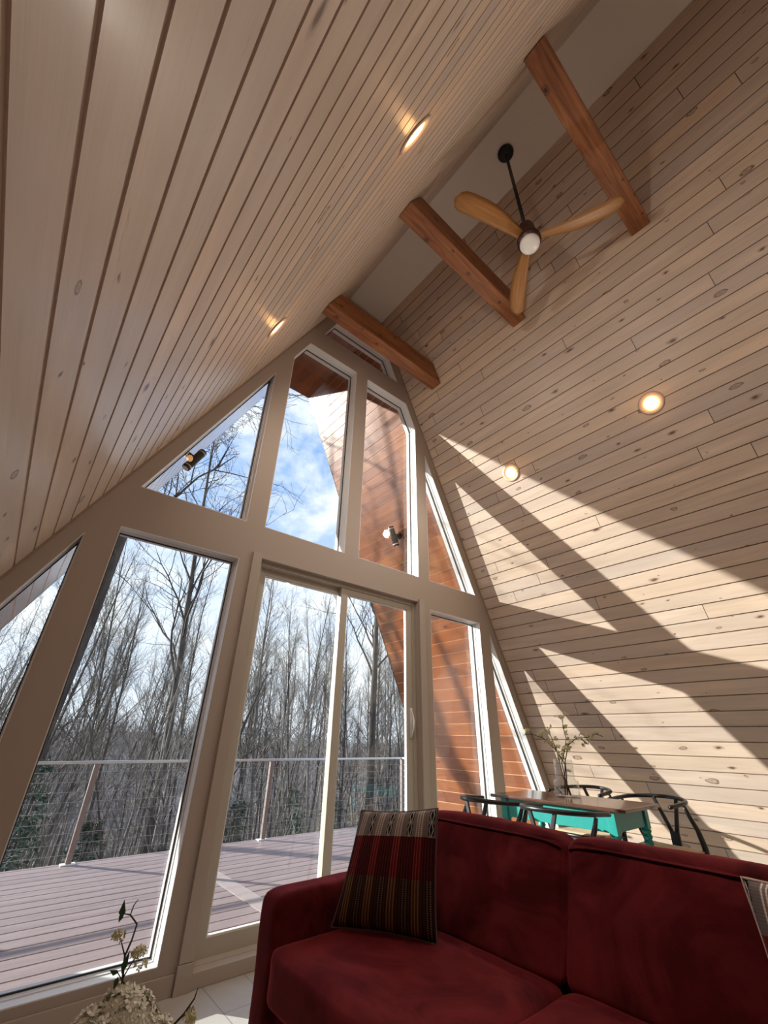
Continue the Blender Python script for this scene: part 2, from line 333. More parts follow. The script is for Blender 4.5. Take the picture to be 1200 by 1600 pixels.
def cord_mat():
    g = G('woven_paper_cord'); s = g.nd('ShaderNodeSeparateXYZ', {0: g.coords()}); x, y = s.outputs[0], s.outputs[1]
    ax = g.math('ABSOLUTE', x); ay = g.math('ABSOLUTE', y); mx = g.math('GREATER_THAN', ax, ay)
    t = g.mix(mx, g.comb(ay, 0, 0), g.comb(ax, 0, 0)); st = g.nd('ShaderNodeSeparateXYZ', {0: t}).outputs[0]
    fr = g.math('ABSOLUTE', g.math('SUBTRACT', g.math('FRACT', g.math('MULTIPLY', st, 170.0)), 0.5))
    g.set(g.b, 'Base Color', g.mix(g.math('MULTIPLY', fr, 1.2), (0.62, 0.50, 0.34, 1), (0.36, 0.27, 0.17, 1))); g.b.inputs['Roughness'].default_value = 0.85
    g.bump(fr, 0.5, 0.004); return g.m
M['cord'] = cord_mat()
M['vent'] = plain('brown_metal_register', (0.09, 0.05, 0.035), 0.5, metal=0.4)
M['ceramic'] = plain('grey_ceramic', (0.30, 0.29, 0.28), 0.4)

# ------------------------------------------------------------------ mesh helpers
def link(name, me, mat, parent=None):
    o = bpy.data.objects.new(name, me); COL.objects.link(o)
    if mat is not None:
        for mm in (mat if isinstance(mat, (list, tuple)) else [mat]): me.materials.append(mm)
    if parent is not None: o.parent = parent
    return o

def mk(name, verts, faces, mat, parent=None, smooth=False, mi=None, uvs=None):
    me = bpy.data.meshes.new(name); me.from_pydata([tuple(v) for v in verts], [], faces)
    if smooth: me.polygons.foreach_set('use_smooth', [True] * len(me.polygons))
    o = link(name, me, mat, parent)
    if mi: me.polygons.foreach_set('material_index', mi)
    if uvs:
        ul = me.uv_layers.new(name='UVMap')
        for i, l in enumerate(me.loops): ul.data[i].uv = uvs[l.vertex_index]
    return o

class MB:
    def __init__(s): s.v = []; s.f = []
    def add(s, vs, fs):
        b = len(s.v); s.v += [tuple(v) for v in vs]; s.f += [tuple(i + b for i in f) for f in fs]; return s
    def box(s, x0, x1, y0, y1, z0, z1):
        return s.hexa([(x0, y0, z0), (x1, y0, z0), (x1, y1, z0), (x0, y1, z0)], [(x0, y0, z1), (x1, y0, z1), (x1, y1, z1), (x0, y1, z1)])
    def hexa(s, lo, hi):
        return s.add(list(lo) + list(hi), [(3, 2, 1, 0), (4, 5, 6, 7), (0, 1, 5, 4), (1, 2, 6, 5), (2, 3, 7, 6), (3, 0, 4, 7)])
    def tube(s, pts, rad, n=8, cap=True, squash=1.0):
        pts = [Vector(p) for p in pts]; k = len(pts)
        if isinstance(rad, (int, float)): rad = [rad] * k
        ref = None; base = len(s.v)
        for i, p in enumerate(pts):
            d = (pts[min(i + 1, k - 1)] - pts[max(i - 1, 0)])
            if d.length < 1e-9: d = Vector((0, 0, 1))
            d.normalize()
            if ref is None:
                ref = Vector((0, 0, 1)) if abs(d.z) < 0.9 else Vector((1, 0, 0))
            a = (ref - d * ref.dot(d))
            if a.length < 1e-6: a = d.orthogonal()
            a.normalize(); ref = a; b = d.cross(a)
            for j in range(n):
                t = 2 * math.pi * j / n; q = p + a * (math.cos(t) * rad[i] * squash) + b * (math.sin(t) * rad[i]); s.v.append((q.x, q.y, q.z))
        for i in range(k - 1):
            for j in range(n):
                j2 = (j + 1) % n; s.f.append((base + i * n + j, base + i * n + j2, base + (i + 1) * n + j2, base + (i + 1) * n + j))
        if cap:
            s.f.append(tuple(base + j for j in reversed(range(n)))); s.f.append(tuple(base + (k - 1) * n + j for j in range(n)))
        return s
    def lathe(s, prof, c=(0, 0, 0), n=24, axis=None):
        """prof: (radius, height) pairs; axis: unit Vector"""
        c = Vector(c); ax = Vector(axis) if axis is not None else Vector((0, 0, 1)); ax.normalize(); a = ax.orthogonal().normalized(); b = ax.cross(a); base = len(s.v)
        for r, h in prof:
            for j in range(n):
                t = 2 * math.pi * j / n; q = c + ax * h + (a * math.cos(t) + b * math.sin(t)) * max(r, 1e-5); s.v.append((q.x, q.y, q.z))
        for i in range(len(prof) - 1):
            for j in range(n):
                j2 = (j + 1) % n; s.f.append((base + i * n + j, base + i * n + j2, base + (i + 1) * n + j2, base + (i + 1) * n + j))
        s.f.append(tuple(base + j for j in reversed(range(n)))); s.f.append(tuple(base + (len(prof) - 1) * n + j for j in range(n)))
        return s
    def poly_prism(s, loop, y0, y1):
        """convex loop of (x, z) extruded along y"""
        n = len(loop); base = len(s.v)
        s.v += [(x, y0, z) for x, z in loop] + [(x, y1, z) for x, z in loop]
        s.f.append(tuple(base + i for i in range(n))); s.f.append(tuple(base + n + i for i in reversed(range(n))))
        for i in range(n):
            j = (i + 1) % n; s.f.append((base + i, base + n + i, base + n + j, base + j))
        return s
    def ring(s, outer, inner, y0, y1):
        """frame between two loops of equal length, between the planes y0 and y1"""
        n = len(outer); b = len(s.v)
        for y in (y0, y1):
            s.v += [(x, y, z) for x, z in outer] + [(x, y, z) for x, z in inner]
        for i in range(n):
            j = (i + 1) % n
            s.f.append((b + i, b + j, b + n + j, b + n + i)); s.f.append((b + 2 * n + i, b + 3 * n + i, b + 3 * n + j, b + 2 * n + j))
            s.f.append((b + i, b + 2 * n + i, b + 2 * n + j, b + j)); s.f.append((b + n + i, b + n + j, b + 3 * n + j, b + 3 * n + i))
        return s
    def build(s, name, mat, parent=None, smooth=False, bevel=0.0, segs=2, subsurf=0, fix=True):
        me = bpy.data.meshes.new(name); me.from_pydata(s.v, [], s.f)
        if fix:
            bm = bmesh.new(); bm.from_mesh(me); bmesh.ops.recalc_face_normals(bm, faces=bm.faces); bm.to_mesh(me); bm.free()
        if smooth: me.polygons.foreach_set('use_smooth', [True] * len(me.polygons))
        o = link(name, me, mat, parent)
        if bevel:
            md = o.modifiers.new('bevel', 'BEVEL'); md.width = bevel; md.segments = segs; md.limit_method = 'ANGLE'; md.angle_limit = math.radians(35)
            me.polygons.foreach_set('use_smooth', [True] * len(me.polygons))
            wn = o.modifiers.new('wn', 'WEIGHTED_NORMAL')
        if subsurf:
            md = o.modifiers.new('sub', 'SUBSURF'); md.levels = subsurf; md.render_levels = subsurf
        return o

def thing(name, label, cat, loc=(0, 0, 0), rz=0.0, group=None):
    o = bpy.data.objects.new(name, None); COL.objects.link(o); o.location = loc; o.rotation_euler = (0, 0, rz)
    o.empty_display_size = 0.1
    return tag(o, label, cat, group)
def tag(o, label, cat, group=None, kind=None):
    o['label'] = label; o['category'] = cat
    if group: o['group'] = group
    if kind: o['kind'] = kind
    return o
def struct(o, label=None, cat=None):
    o['kind'] = 'structure'
    if label: o['label'] = label
    if cat: o['category'] = cat
    return o
def dup(root, loc, rz=None, label=None, scale=None):
    r = root.copy(); COL.objects.link(r); r.location = loc
    if rz is not None: r.rotation_euler = (0, 0, rz)
    if scale is not None: r.scale = scale
    if label: r['label'] = label
    for ch in list(root.children):
        c = ch.copy(); COL.objects.link(c); c.parent = r
        for gch in list(ch.children):
            d = gch.copy(); COL.objects.link(d); d.parent = c
    return r

def inset(loop, d):
    """inset of a convex polygon of (x, z), counter-clockwise"""
    n = len(loop); out = []
    for i in range(n):
        p0 = Vector(loop[i - 1]); p1 = Vector(loop[i]); p2 = Vector(loop[(i + 1) % n])
        e1 = (p1 - p0).normalized(); e2 = (p2 - p1).normalized()
        n1 = Vector((-e1.y, e1.x)); n2 = Vector((-e2.y, e2.x))
        k = d / max(0.12, 1 + n1.dot(n2))
        q = p1 + (n1 + n2) * k; out.append((q.x, q.y))
    return out

# ------------------------------------------------------------------ the setting
HW, S = 2.774, 2.145            # half width at the floor, slope of the roof
YF, YB = 2.6, -5.0              # inner face of the glazed gable, inner face of the rear gable
T = 0.15                        # gable thickness
ZC = 5.44                       # flat ceiling strip
YO = 4.29                       # outer edge of the roof overhang
KS = math.sqrt(1 + 1 / S ** 2)
XW = lambda z: HW - z / S
NRM = Vector((1, 0, 1 / S)).normalized()   # outward normal of the right roof slope

def slope_boards(name, side, y0, y1, z0, z1, width, phase, mats, gw, gd=0.007, lift=0.0):
    """grooved board lining of one roof slope; the boards run along y"""
    v0, v1 = z0 * KS, z1 * KS
    cuts = [(v0, 0)]
    kk = math.ceil((v0 - phase) / width)
    vv = phase + kk * width
    while vv < v1:
        a, b = vv - gw / 2, vv + gw / 2
        if a > v0 + 0.002 and b < v1 - 0.002: cuts += [(a, 0), (a, gd), (b, gd), (b, 0)]
        vv += width
    cuts.append((v1, 0))
    verts, uvs, faces, mi = [], [], [], []
    def P(v, d, y):
        z = v / KS; p = Vector((XW(z), 0, z)) + NRM * (d + lift); return (side * p.x, y, p.z)
    for v, d in cuts:
        verts += [P(v, d, y0), P(v, d, y1)]; uvs += [(y0, v), (y1, v)]
    for i in range(len(cuts) - 1):
        faces.append((2 * i, 2 * i + 2, 2 * i + 3, 2 * i + 1) if side > 0 else (2 * i, 2 * i + 1, 2 * i + 3, 2 * i + 2))
        mi.append(1 if (cuts[i][1] > 0 or cuts[i + 1][1] > 0) else 0)
    # closed back slab
    nb = len(verts)
    for v in (v0, v1):
        for y in (y0, y1): verts.append(P(v, 0.22, y)); uvs.append((y, v))
    n = len(cuts) - 1
    for f in ((nb, nb + 1, nb + 3, nb + 2), (0, 1, nb + 1, nb), (2 * n, nb + 2, nb + 3, 2 * n + 1)):
        faces.append(f); mi.append(0)
    faces.append(tuple([2 * i for i in range(n + 1)] + [nb + 2, nb])); mi.append(0)
    faces.append(tuple([2 * i + 1 for i in range(n + 1)] + [nb + 3, nb + 1])); mi.append(0)
    return mk(name, verts, faces, mats, mi=mi, uvs=uvs)

struct(slope_boards('wall_left', -1, YB, YF, 0.0, 5.75, 0.108, 0.049, [M['pine_left'], M['groove_left']], 0.012, 0.0045))
struct(slope_boards('wall_right', 1, YB, YF, 0.0, 5.75, 0.108, 0.062, [M['pine_right'], M['groove']], 0.0075))
struct(slope_boards('roof_overhang_left', -1, YF + T, YO, -0.4, 5.75, 0.128, 0.02, [M['cedar'], M['cedar_groove']], 0.008),
       'stained board soffit of the left roof overhang', 'roof')
struct(slope_boards('roof_overhang_right', 1, YF + T, YO, -0.4, 5.75, 0.128, 0.02, [M['cedar'], M['cedar_groove']], 0.008),
       'orange stained board soffit of the right roof overhang', 'roof')
# thin black drip edge on the overhang's front
for sd_, nm in ((-1, 'trim_1'), (1, 'trim_2')):
    mb = MB(); a = Vector((XW(-0.4), 0, -0.4)); b = Vector((XW(5.8), 0, 5.8))
    q = []
    for p in (a, b):
        for off in (-0.001, 0.25): r_ = p + NRM * off; q.append((sd_ * r_.x, r_.z))
    mb.poly_prism([q[0], q[1], q[3], q[2]], YO, YO + 0.012); struct(mb.build(nm, M['blackmetal']))
mb = MB().box(-0.30, 0.30, YB, YF, ZC, ZC + 0.1); struct(mb.build('ceiling', M['drywall']))
# outside the flat piece under the ridge is boarded too
mb = MB().box(-0.24, 0.24, YF + T, YO, ZC, ZC + 0.02); o = mb.build('roof_overhang_ridge', M['cedar']); struct(o, 'flat stained soffit under the ridge outside', 'roof')
me = o.data; ul = me.uv_layers.new(name='UVMap')
for i, l in enumerate(me.loops): c_ = me.vertices[l.vertex_index].co; ul.data[i].uv = (c_.y, c_.x)
mb = MB().box(-HW - 0.2, HW + 0.2, YB - 0.2, YF + T, -0.12, 0.0); struct(mb.build('floor', M['tile']))

# openings of the front gable, loops counter-clockwise in (x, z)
def mir(loop): return [(-x, z) for x, z in reversed(loop)]
XR = lambda z, mgn=0.125: HW - mgn - z / S
UPC = [(-0.771, 2.327), (-0.069, 2.327), (-0.069, 4.381), (-0.632, 4.381), (-0.771, 4.083)]
UPT = [(-1.587, 2.327), (-0.906, 2.327), (-0.906, 3.787)]
LOW = [(-1.613, 0.104), (-0.906, 0.104), (-0.906, 2.054), (-1.613, 2.054)]
FAR = [(-XR(0.104, 0.102), 0.104), (-1.76, 0.104), (-1.76, 1.97)]
TOP = [(-0.500, 4.62), (0.500, 4.62), (0.352, 4.94), (-0.352, 4.94)]
DOOR = [(-0.755, 0.0), (0.755, 0.0), (0.755, 2.093), (-0.755, 2.093)]
WINS = [('window_1', FAR), ('window_2', LOW), ('window_3', UPT), ('window_4', UPC), ('window_5', TOP), ('window_6', mir(UPC)), ('window_7', mir(UPT)), ('window_8', mir(LOW)), ('window_9', mir(FAR))]

def gable(name, outer, holes, y0, y1, mat):
    loops = [outer] + holes; verts = []; faces = []
    flat = [p for l in loops for p in l]; n = len(flat)
    tri = tessellate_polygon([[Vector((x, z, 0)) for x, z in l] for l in loops])
    verts = [(x, y0, z) for x, z in flat] + [(x, y1, z) for x, z in flat]
    for t in tri: faces.append(tuple(t)); faces.append(tuple(i + n for i in reversed(t)))
    b = 0
    for l in loops:
        for i in range(len(l)):
            j = (i + 1) % len(l); faces.append((b + i, b + j, b + n + j, b + n + i))
        b += len(l)
    me = bpy.data.meshes.new(name); me.from_pydata(verts, [], faces)
    bm = bmesh.new(); bm.from_mesh(me); bmesh.ops.recalc_face_normals(bm, faces=bm.faces); bm.to_mesh(me); bm.free()
    return struct(link(name, me, mat))
XO = lambda z: HW + 0.02 - z / S
outer = [(-XO(-0.1), -0.1), (-0.755, -0.1), (-0.755, 0.0), (0.755, 0.0), (0.755, -0.1), (XO(-0.1), -0.1), (XO(ZC + 0.02), ZC + 0.02), (-XO(ZC + 0.02), ZC + 0.02)]
DH = [(-0.755, 0.03), (0.755, 0.03), (0.755, 2.093), (-0.755, 2.093)]
outer = [(-XO(-0.1), -0.1), (XO(-0.1), -0.1), (XO(ZC + 0.02), ZC + 0.02), (-XO(ZC + 0.02), ZC + 0.02)]
gable('wall_front', outer, [l for _, l in WINS] + [DH], YF, YF + T, M['paint'])

def make_window(name, loop):
    o1 = inset(loop, 0.0005); i1 = inset(loop, 0.007)
    root = MB().ring(o1, inset(loop, 0.005), YF + 0.001, YF + 0.085).build(name, M['vinyl']); struct(root)
    fr = MB(); fr.ring(o1, inset(loop, 0.010), YF + 0.0855, YF + 0.14); fr.ring(inset(loop, 0.0055), inset(loop, 0.0085), YF + 0.060, YF + 0.085)
    fr.build('window_frame', M['vinyl'], root)
    MB().ring(inset(loop, 0.0095), inset(loop, 0.016), YF + 0.088, YF + 0.096).build('gasket', M['gasket'], root)
    MB().poly_prism(inset(loop, 0.0102), YF + 0.097, YF + 0.103).build('window_pane', M['glass'], root)
    return root
for nm, lp in WINS: make_window(nm, lp)

# sliding door
rt = MB().ring(inset(DH, 0.0005), inset(DH, 0.03), YF + 0.045, YF + 0.15).build('door_1', M['doorframe']); struct(rt)
def door_panel(name, x0, x1, z0, z1, y0, st=0.062, bot=0.075, top=0.05, mat=M['doorframe']):
    lo = [(x0, z0), (x1, z0), (x1, z1), (x0, z1)]; li = [(x0 + st, z0 + bot), (x1 - st, z0 + bot), (x1 - st, z1 - top), (x0 + st, z1 - top)]
    p = MB().ring(lo, li, y0, y0 + 0.035).build(name, mat, rt, bevel=0.002)
    MB().ring(li, inset(li, 0.006), y0 + 0.006, y0 + 0.029).build('glazing_bead', M['white'], p)
    MB().poly_prism(inset(li, -0.004), y0 + 0.014, y0 + 0.020).build('door_pane', M['glass'], p)
    return p
pL = door_panel('fixed_panel', -0.727, 0.045, 0.058, 2.065, YF + 0.098)
pR = door_panel('sliding_panel', -0.036, 0.727, 0.058, 2.065, YF + 0.058)
hd = MB(); pts = [(0.705, YF + 0.058 - 0.002, 1.03)]
for k in range(13):
    a = math.pi * k / 12; pts.append((0.700 - 0.0 * math.sin(a), YF + 0.055 - 0.035 * math.sin(a), 1.03 + 0.19 * k / 12))
pts.append((0.705, YF + 0.056, 1.22)); hd.tube(pts, 0.007, 8); hd.box(0.690, 0.714, YF + 0.050, YF + 0.058, 1.02, 1.23)
hd.build('door_handle', M['white'], pR, smooth=True)
for sx in (0.30,):
    pass
MB().box(-0.755, 0.755, YF - 0.012, YF + 0.12, 0.0, 0.058).build('door_sill', M['trim'], rt, bevel=0.003)
# raised casing left and right of the door, plinth blocks
k_ = 3
for sx in (-1, 1):
    xs = sorted((sx * 0.757, sx * 0.822))
    struct(MB().box(xs[0], xs[1], YF - 0.016, YF - 0.0005, 0.10, 2.12).build('trim_%d' % k_, M['trim'], bevel=0.002)); k_ += 1
    xs = sorted((sx * 0.752, sx * 0.826))
    struct(MB().box(xs[0], xs[1], YF - 0.022, YF - 0.0005, 0.0, 0.098).build('trim_%d' % k_, M['trim'], bevel=0.002)); k_ += 1
# baseboards
for sx, nm in ((-1, 'baseboard_left'), (1, 'baseboard_right')):
    pass
struct(MB().box(-2.70, -0.828, YF - 0.010, YF - 0.0005, 0.0, 0.072).build('baseboard_front', M['trim'], bevel=0.002))
struct(MB().box(0.828, 2.70, YF - 0.010, YF - 0.0005, 0.0, 0.072).build('trim_9', M['trim'], bevel=0.002))
# slim brown scribe strips where gable meets slope
for sx, nm in ((-1, 'trim_7'), (1, 'trim_8')):
    q = []
    for z in (0.0, 5.42):
        for off in (0.0, -0.012): p = Vector((XW(z), 0, z)) + NRM * off; q.append((sx * p.x, p.z))
    struct(MB().poly_prism([q[0], q[1], q[3], q[2]], YF - 0.012, YF - 0.0005).build(nm, M['groove']))

# rear gable behind the camera: an open glazed gable with the same kind of mullions
hl = [[(-2.2, 0.1), (-0.12, 0.1), (-0.12, 2.05), (-1.55, 2.05), (-2.2, 0.9)], [(0.12, 0.1), (2.2, 0.1), (2.2, 0.9), (1.55, 2.05), (0.12, 2.05)], [(-1.45, 2.3), (-0.12, 2.3), (-0.12, 4.3), (-0.55, 4.3)], [(0.12, 2.3), (1.45, 2.3), (0.55, 4.3), (0.12, 4.3)]]
gable('wall_back', outer, hl[:0], YB - T, YB, M['paint'])

# ------------------------------------------------------------------ timber beams
for i, (y0, lab) in enumerate(((2.14, 'orange-brown timber cross beam closest to the glazed gable'),
                               (1.092, 'orange-brown knotty timber cross beam in front of the fan, middle of the three'),
                               (0.035, 'darker orange-brown timber cross beam behind the fan, nearest the photo top edge'))):
    z0, z1 = 4.40, 4.636
    mb = MB(); e = 0.004
    mb.hexa([(-XW(z0) + e, y0, z0), (XW(z0) - e, y0, z0), (XW(z0) - e, y0 + 0.132, z0), (-XW(z0) + e, y0 + 0.132, z0)],
            [(-XW(z1) + e, y0, z1), (XW(z1) - e, y0, z1), (XW(z1) - e, y0 + 0.132, z1), (-XW(z1) + e, y0 + 0.132, z1)])
    o = mb.build('ceiling_beam', M['beam'], bevel=0.004); tag(o, lab, 'beam', 'exposed timber cross beams')
    mm = o.data
    for v in mm.vertices: v.co -= Vector((i * 3.1 - 2, y0, z0))
    o.location = (i * 3.1 - 2, y0, z0)

# ------------------------------------------------------------------ recessed lamps, and unseen fill lights added behind the camera
def recessed(side, y, label, z=3.29, visible=True):
    c = Vector((side * XW(z), y, z)); nin = Vector((-side * NRM.x, 0, -NRM.z))
    if visible:
        t = thing('recessed_light', label, 'ceiling light', tuple(c), 0, 'recessed lamps in the board slopes')
        MB().lathe([(0.085, -0.004), (0.088, 0.004), (0.084, 0.008), (0.066, 0.007), (0.058, 0.001), (0.058, -0.004)], (0, 0, 0), 40, nin).build('trim_ring', M['lamp_trim'], t, smooth=True)
        MB().lathe([(0.057, -0.003), (0.057, 0.002), (0.04, 0.004), (0.001, 0.005)], (0, 0, 0), 32, nin).build('lamp_lens', M['lamp_on'], t, smooth=True)
    ld = bpy.data.lights.new('lamp', 'AREA'); ld.shape = 'DISK'; ld.size = 0.10; ld.energy = LAMP_W if visible else BEHIND_FILL_W; ld.color = (1.0, 0.90, 0.79); ld.spread = math.radians(165)
    lo = bpy.data.objects.new('lamp_or_fill_light', ld); COL.objects.link(lo); lo.rotation_euler = nin.to_track_quat('-Z', 'Y').to_euler()
    if visible: lo.parent = t; lo.location = nin * 0.014
    else: lo.location = c + nin * 0.014  # fill light alone, no lamp fixture is built
    if visible:
        pd = bpy.data.lights.new('lamp_glow', 'POINT'); pd.energy = 0.32; pd.color = (1.0, 0.5, 0.18); pd.shadow_soft_size = 0.03
        po = bpy.data.objects.new('lamp_glow', pd); COL.objects.link(po); po.parent = t; po.location = nin * 0.045
recessed(-1, 0.54, 'lit recessed lamp high on the left board slope, upper of its pair')
recessed(-1, 1.80, 'lit recessed lamp on the left board slope just above the gable window')
recessed(1, 0.525, 'lit recessed lamp on the right board slope, larger and farther right')
recessed(1, 1.78, 'lit recessed lamp on the right board slope beside the sunlit patch')
for yb in (-0.75, -2.0, -3.3):  # unseen lights added to fill the room, not known lamps
    for sd_ in (-1, 1): recessed(sd_, yb, '', visible=False)

# ------------------------------------------------------------------ ceiling fan
t = thing('ceiling_fan', 'black ceiling fan with three honey wood blades and white round lamp', 'ceiling fan', (-0.02, 0.632, ZC))
MB().lathe([(0.0, 0.0), (0.062, 0.0), (0.066, -0.006), (0.063, -0.022), (0.05, -0.036), (0.02, -0.046), (0.0, -0.047)], (0, 0, 0), 32).build('canopy', M['blackmetal'], t, smooth=True)
MB().lathe([(0.0125, -0.04), (0.0125, -1.17), (0.0, -1.17)], (0, 0, 0), 16).build('downrod', M['blackmetal'], t, smooth=True)
MB().lathe([(0.0, -1.14), (0.03, -1.145), (0.05, -1.165), (0.058, -1.20), (0.06, -1.27), (0.072, -1.30), (0.08, -1.33), (0.08, -1.365), (0.0, -1.366)], (0, 0, 0), 36).build('motor_housing', plain('dark_brown_metal', (0.05, 0.018, 0.012), 0.4, metal=0.3), t, smooth=True)
MB().lathe([(0.0, -1.36), (0.066, -1.361), (0.068, -1.385), (0.062, -1.402), (0.045, -1.413), (0.02, -1.419), (0.0, -1.42)], (0, 0, 0), 36).build('light_lens', M['lens_off'], t, smooth=True)
BL_A = [math.radians(a) for a in (163.5, 296.0, 41.0)]
for a in BL_A:
    nseg = 22; prof = []
    vs_, fs_ = [], []
    for i in range(nseg + 1):
        s_ = i / nseg; r = 0.05 + 0.555 * s_
        hw = 0.026 + 0.036 * math.sin(min(1.0, s_ * 1.5) * math.pi / 2) ** 1.2
        if s_ > 0.86: hw *= math.sqrt(max(0.0, 1 - ((s_ - 0.86) / 0.142) ** 2))
        tw = math.radians(22 - 14 * s_); zc = -1.325 + 0.015 * s_
        cx = 0.022 * math.sin(s_ * math.pi)
        for dx_, th in ((-hw, 0.0), (-hw * 0.5, 0.006), (hw * 0.5, 0.006), (hw, 0.0), (hw * 0.5, -0.004), (-hw * 0.5, -0.004)):
            yy = cx + dx_ * math.cos(tw); zz = zc + dx_ * math.sin(tw) + th
            vs_.append((r, yy, zz))
    for i in range(nseg):
        for j in range(6): j2 = (j + 1) % 6; fs_.append((i * 6 + j, i * 6 + j2, (i + 1) * 6 + j2, (i + 1) * 6 + j))
    fs_.append(tuple(range(6))); fs_.append(tuple(nseg * 6 + j for j in reversed(range(6))))
    b_ = MB().add(vs_, fs_).build('blade', M['blade'], t, smooth=True); b_.rotation_euler = (0, 0, a)

# ------------------------------------------------------------------ outdoor sconces on the soffits
def sconce(side, label):
    z = 3.214; c = Vector((side * XW(z), 3.435, z)); nin = Vector((-side * NRM.x, 0, -NRM.z)); ax = Vector((side * 1, 0, -S)).normalized()
    t = thing('outdoor_sconce', label, 'outdoor light', tuple(c), 0, 'outdoor sconces on the soffits')
    MB().lathe([(0.045, -0.004), (0.045, 0.012), (0.026, 0.014), (0.026, 0.072)], (0, 0, 0), 20, nin).build('bracket', M['blackmetal'], t, smooth=False, bevel=0.002)
    cc = nin * 0.1
    MB().lathe([(0.0, -0.125), (0.034, -0.124), (0.036, -0.12), (0.036, 0.12), (0.034, 0.124), (0.0, 0.125)], cc, 28, ax).build('cylinder_shade', M['blackmetal'], t, smooth=True)
    for h in (-0.098, 0.098): MB().lathe([(0.0365, h - 0.006), (0.0385, h - 0.005), (0.0385, h + 0.005), (0.0365, h + 0.006)], cc, 28, ax).build('white_band', M['white'], t)
    MB().lathe([(0.0, 0.1255), (0.027, 0.1255), (0.027, 0.128), (0.0, 0.128)], cc, 24, ax).build('lamp_lens', M['white'], t)
sconce(-1, 'black cylinder sconce with white bands outside, seen through upper left triangular window')
sconce(1, 'black cylinder sconce with white bands outside on the orange right soffit')

# ------------------------------------------------------------------ deck and railing
ZD = -0.16; DX0, DX1, DYE = -4.3, 3.9, 6.22
mb = MB(); y = YF + T + 0.004; dd = []
ph = 5.916 - 0.155 * 30
while y < DYE - 0.02:
    y2 = min(y + 0.144, DYE)
    mb.box(DX0, 0.209, y, y2, ZD - 0.025, ZD); mb.box(0.363, DX1, y, y2, ZD - 0.025, ZD); y += 0.155
o = struct(mb.build('deck', M['deck'], bevel=0.004, segs=1), 'mauve composite deck outside the glazed gable', 'deck')
dd = MB().box(0.212, 0.360, YF + T + 0.004, DYE, ZD - 0.025, ZD + 0.001).build('divider_board', M['deck_pale'], o)
MB().box(DX0, DX1, YF + T, DYE - 0.03, ZD - 0.30, ZD - 0.035).build('deck_joists', M['groove'], o)

rl = thing('deck_railing', 'steel cable railing with flat handrail along the deck edge', 'railing', (0, 0, 0))
YR, ZR = 6.14, 0.742; XRC = 3.78
MB().box(DX0, XRC + 0.025, YR - 0.022, YR + 0.022, ZR - 0.028, ZR).build('handrail', M['steel'], rl, bevel=0.004)
MB().box(XRC - 0.035, XRC + 0.035, 2.95, YR - 0.023, ZR - 0.028, ZR).build('handrail', M['white'], rl, bevel=0.004)
def post(x, y):
    p = MB().box(x - 0.025, x + 0.025, y - 0.025, y + 0.025, ZD + 0.008, ZR - 0.03).build('post', M['postmetal'], rl, bevel=0.002)
    MB().box(x - 0.065, x + 0.065, y - 0.045, y + 0.045, ZD, ZD + 0.012).build('base_plate', M['white'], p, bevel=0.002)
for x in (-2.88, -0.775, 1.335): post(x, YR)
for y in (YR, 4.6, 3.0): post(XRC, y)
for k in range(9):
    z = ZD + 0.085 + k * 0.089
    MB().tube([(DX0, YR, z), (XRC, YR, z)], 0.0020, 6).build('cable', M['cablewire'], rl, smooth=True)
    MB().tube([(XRC, YR, z), (XRC, 2.95, z)], 0.0032, 6).build('cable', M['white'], rl, smooth=True)

# ------------------------------------------------------------------ sofa
def cushion(name, x0, x1, y0, y1, z0, z1, mat, parent, r=0.035, puff=0.02, n=10, seed=0, fn=None, wr=0.004):
    """a rounded, slightly puffed block"""
    bm = bmesh.new(); bmesh.ops.create_cube(bm, size=1.0)
    bmesh.ops.subdivide_edges(bm, edges=bm.edges[:], cuts=n, use_grid_fill=True)
    c = Vector(((x0 + x1) / 2, (y0 + y1) / 2, (z0 + z1) / 2)); h = Vector(((x1 - x0) / 2, (y1 - y0) / 2, (z1 - z0) / 2))
    for v in bm.verts:
        u = v.co * 2
        # round the corners: shrink box by r then push out
        u = Vector([math.copysign(abs(a) ** 0.8, a) for a in u])
        p = Vector((u.x * h.x, u.y * h.y, u.z * h.z)); q = Vector([max(-(h[i] - r), min(h[i] - r, p[i])) for i in range(3)])
        d = p - q
        if d.length > 1e-9: p = q + d.normalized() * min(r, max(abs(d.x), abs(d.y), abs(d.z)))
        e = Vector([1 - u[i] ** 2 for i in range(3)])
        ax = max(range(3), key=lambda i: abs(u[i]))
        oth = [i for i in range(3) if i != ax]; k = max(0, e[oth[0]]) * max(0, e[oth[1]])
        p[ax] += math.copysign(puff * k ** 0.7, u[ax])
        w_ = noise.noise((p + c) * 7 + Vector((seed, 0, 0))) * wr + noise.noise((p + c) * 22) * wr * 0.4
        p[ax] += w_
        if fn: p = fn(p, u)
        v.co = c + p
    me = bpy.data.meshes.new(name); bm.to_mesh(me); bm.free()
    me.polygons.foreach_set('use_smooth', [True] * len(me.polygons))
    o = link(name, me, mat, parent); md = o.modifiers.new('sub', 'SUBSURF'); md.levels = 1; md.render_levels = 1
    return o
sf = thing('sofa', 'burgundy velvet two-seat sofa standing before the glass door', 'sofa', (0, 0, 0))
V = M['velvet']
MB().box(-0.90, -0.20, 0.14, 1.60, 0.10, 0.315).build('base', V, sf, bevel=0.015, segs=3)
cushion('arm', -0.935, -0.24, 1.555, 1.668, 0.08, 0.562, V, sf, r=0.022, puff=0.004)
cushion('arm', -0.935, -0.24, 0.055, 0.165, 0.08, 0.562, V, sf, r=0.022, puff=0.004)
cushion('back_frame', -0.31, -0.15, 0.10, 1.62, 0.12, 0.715, V, sf, r=0.035, puff=0.004)
YM = 0.872
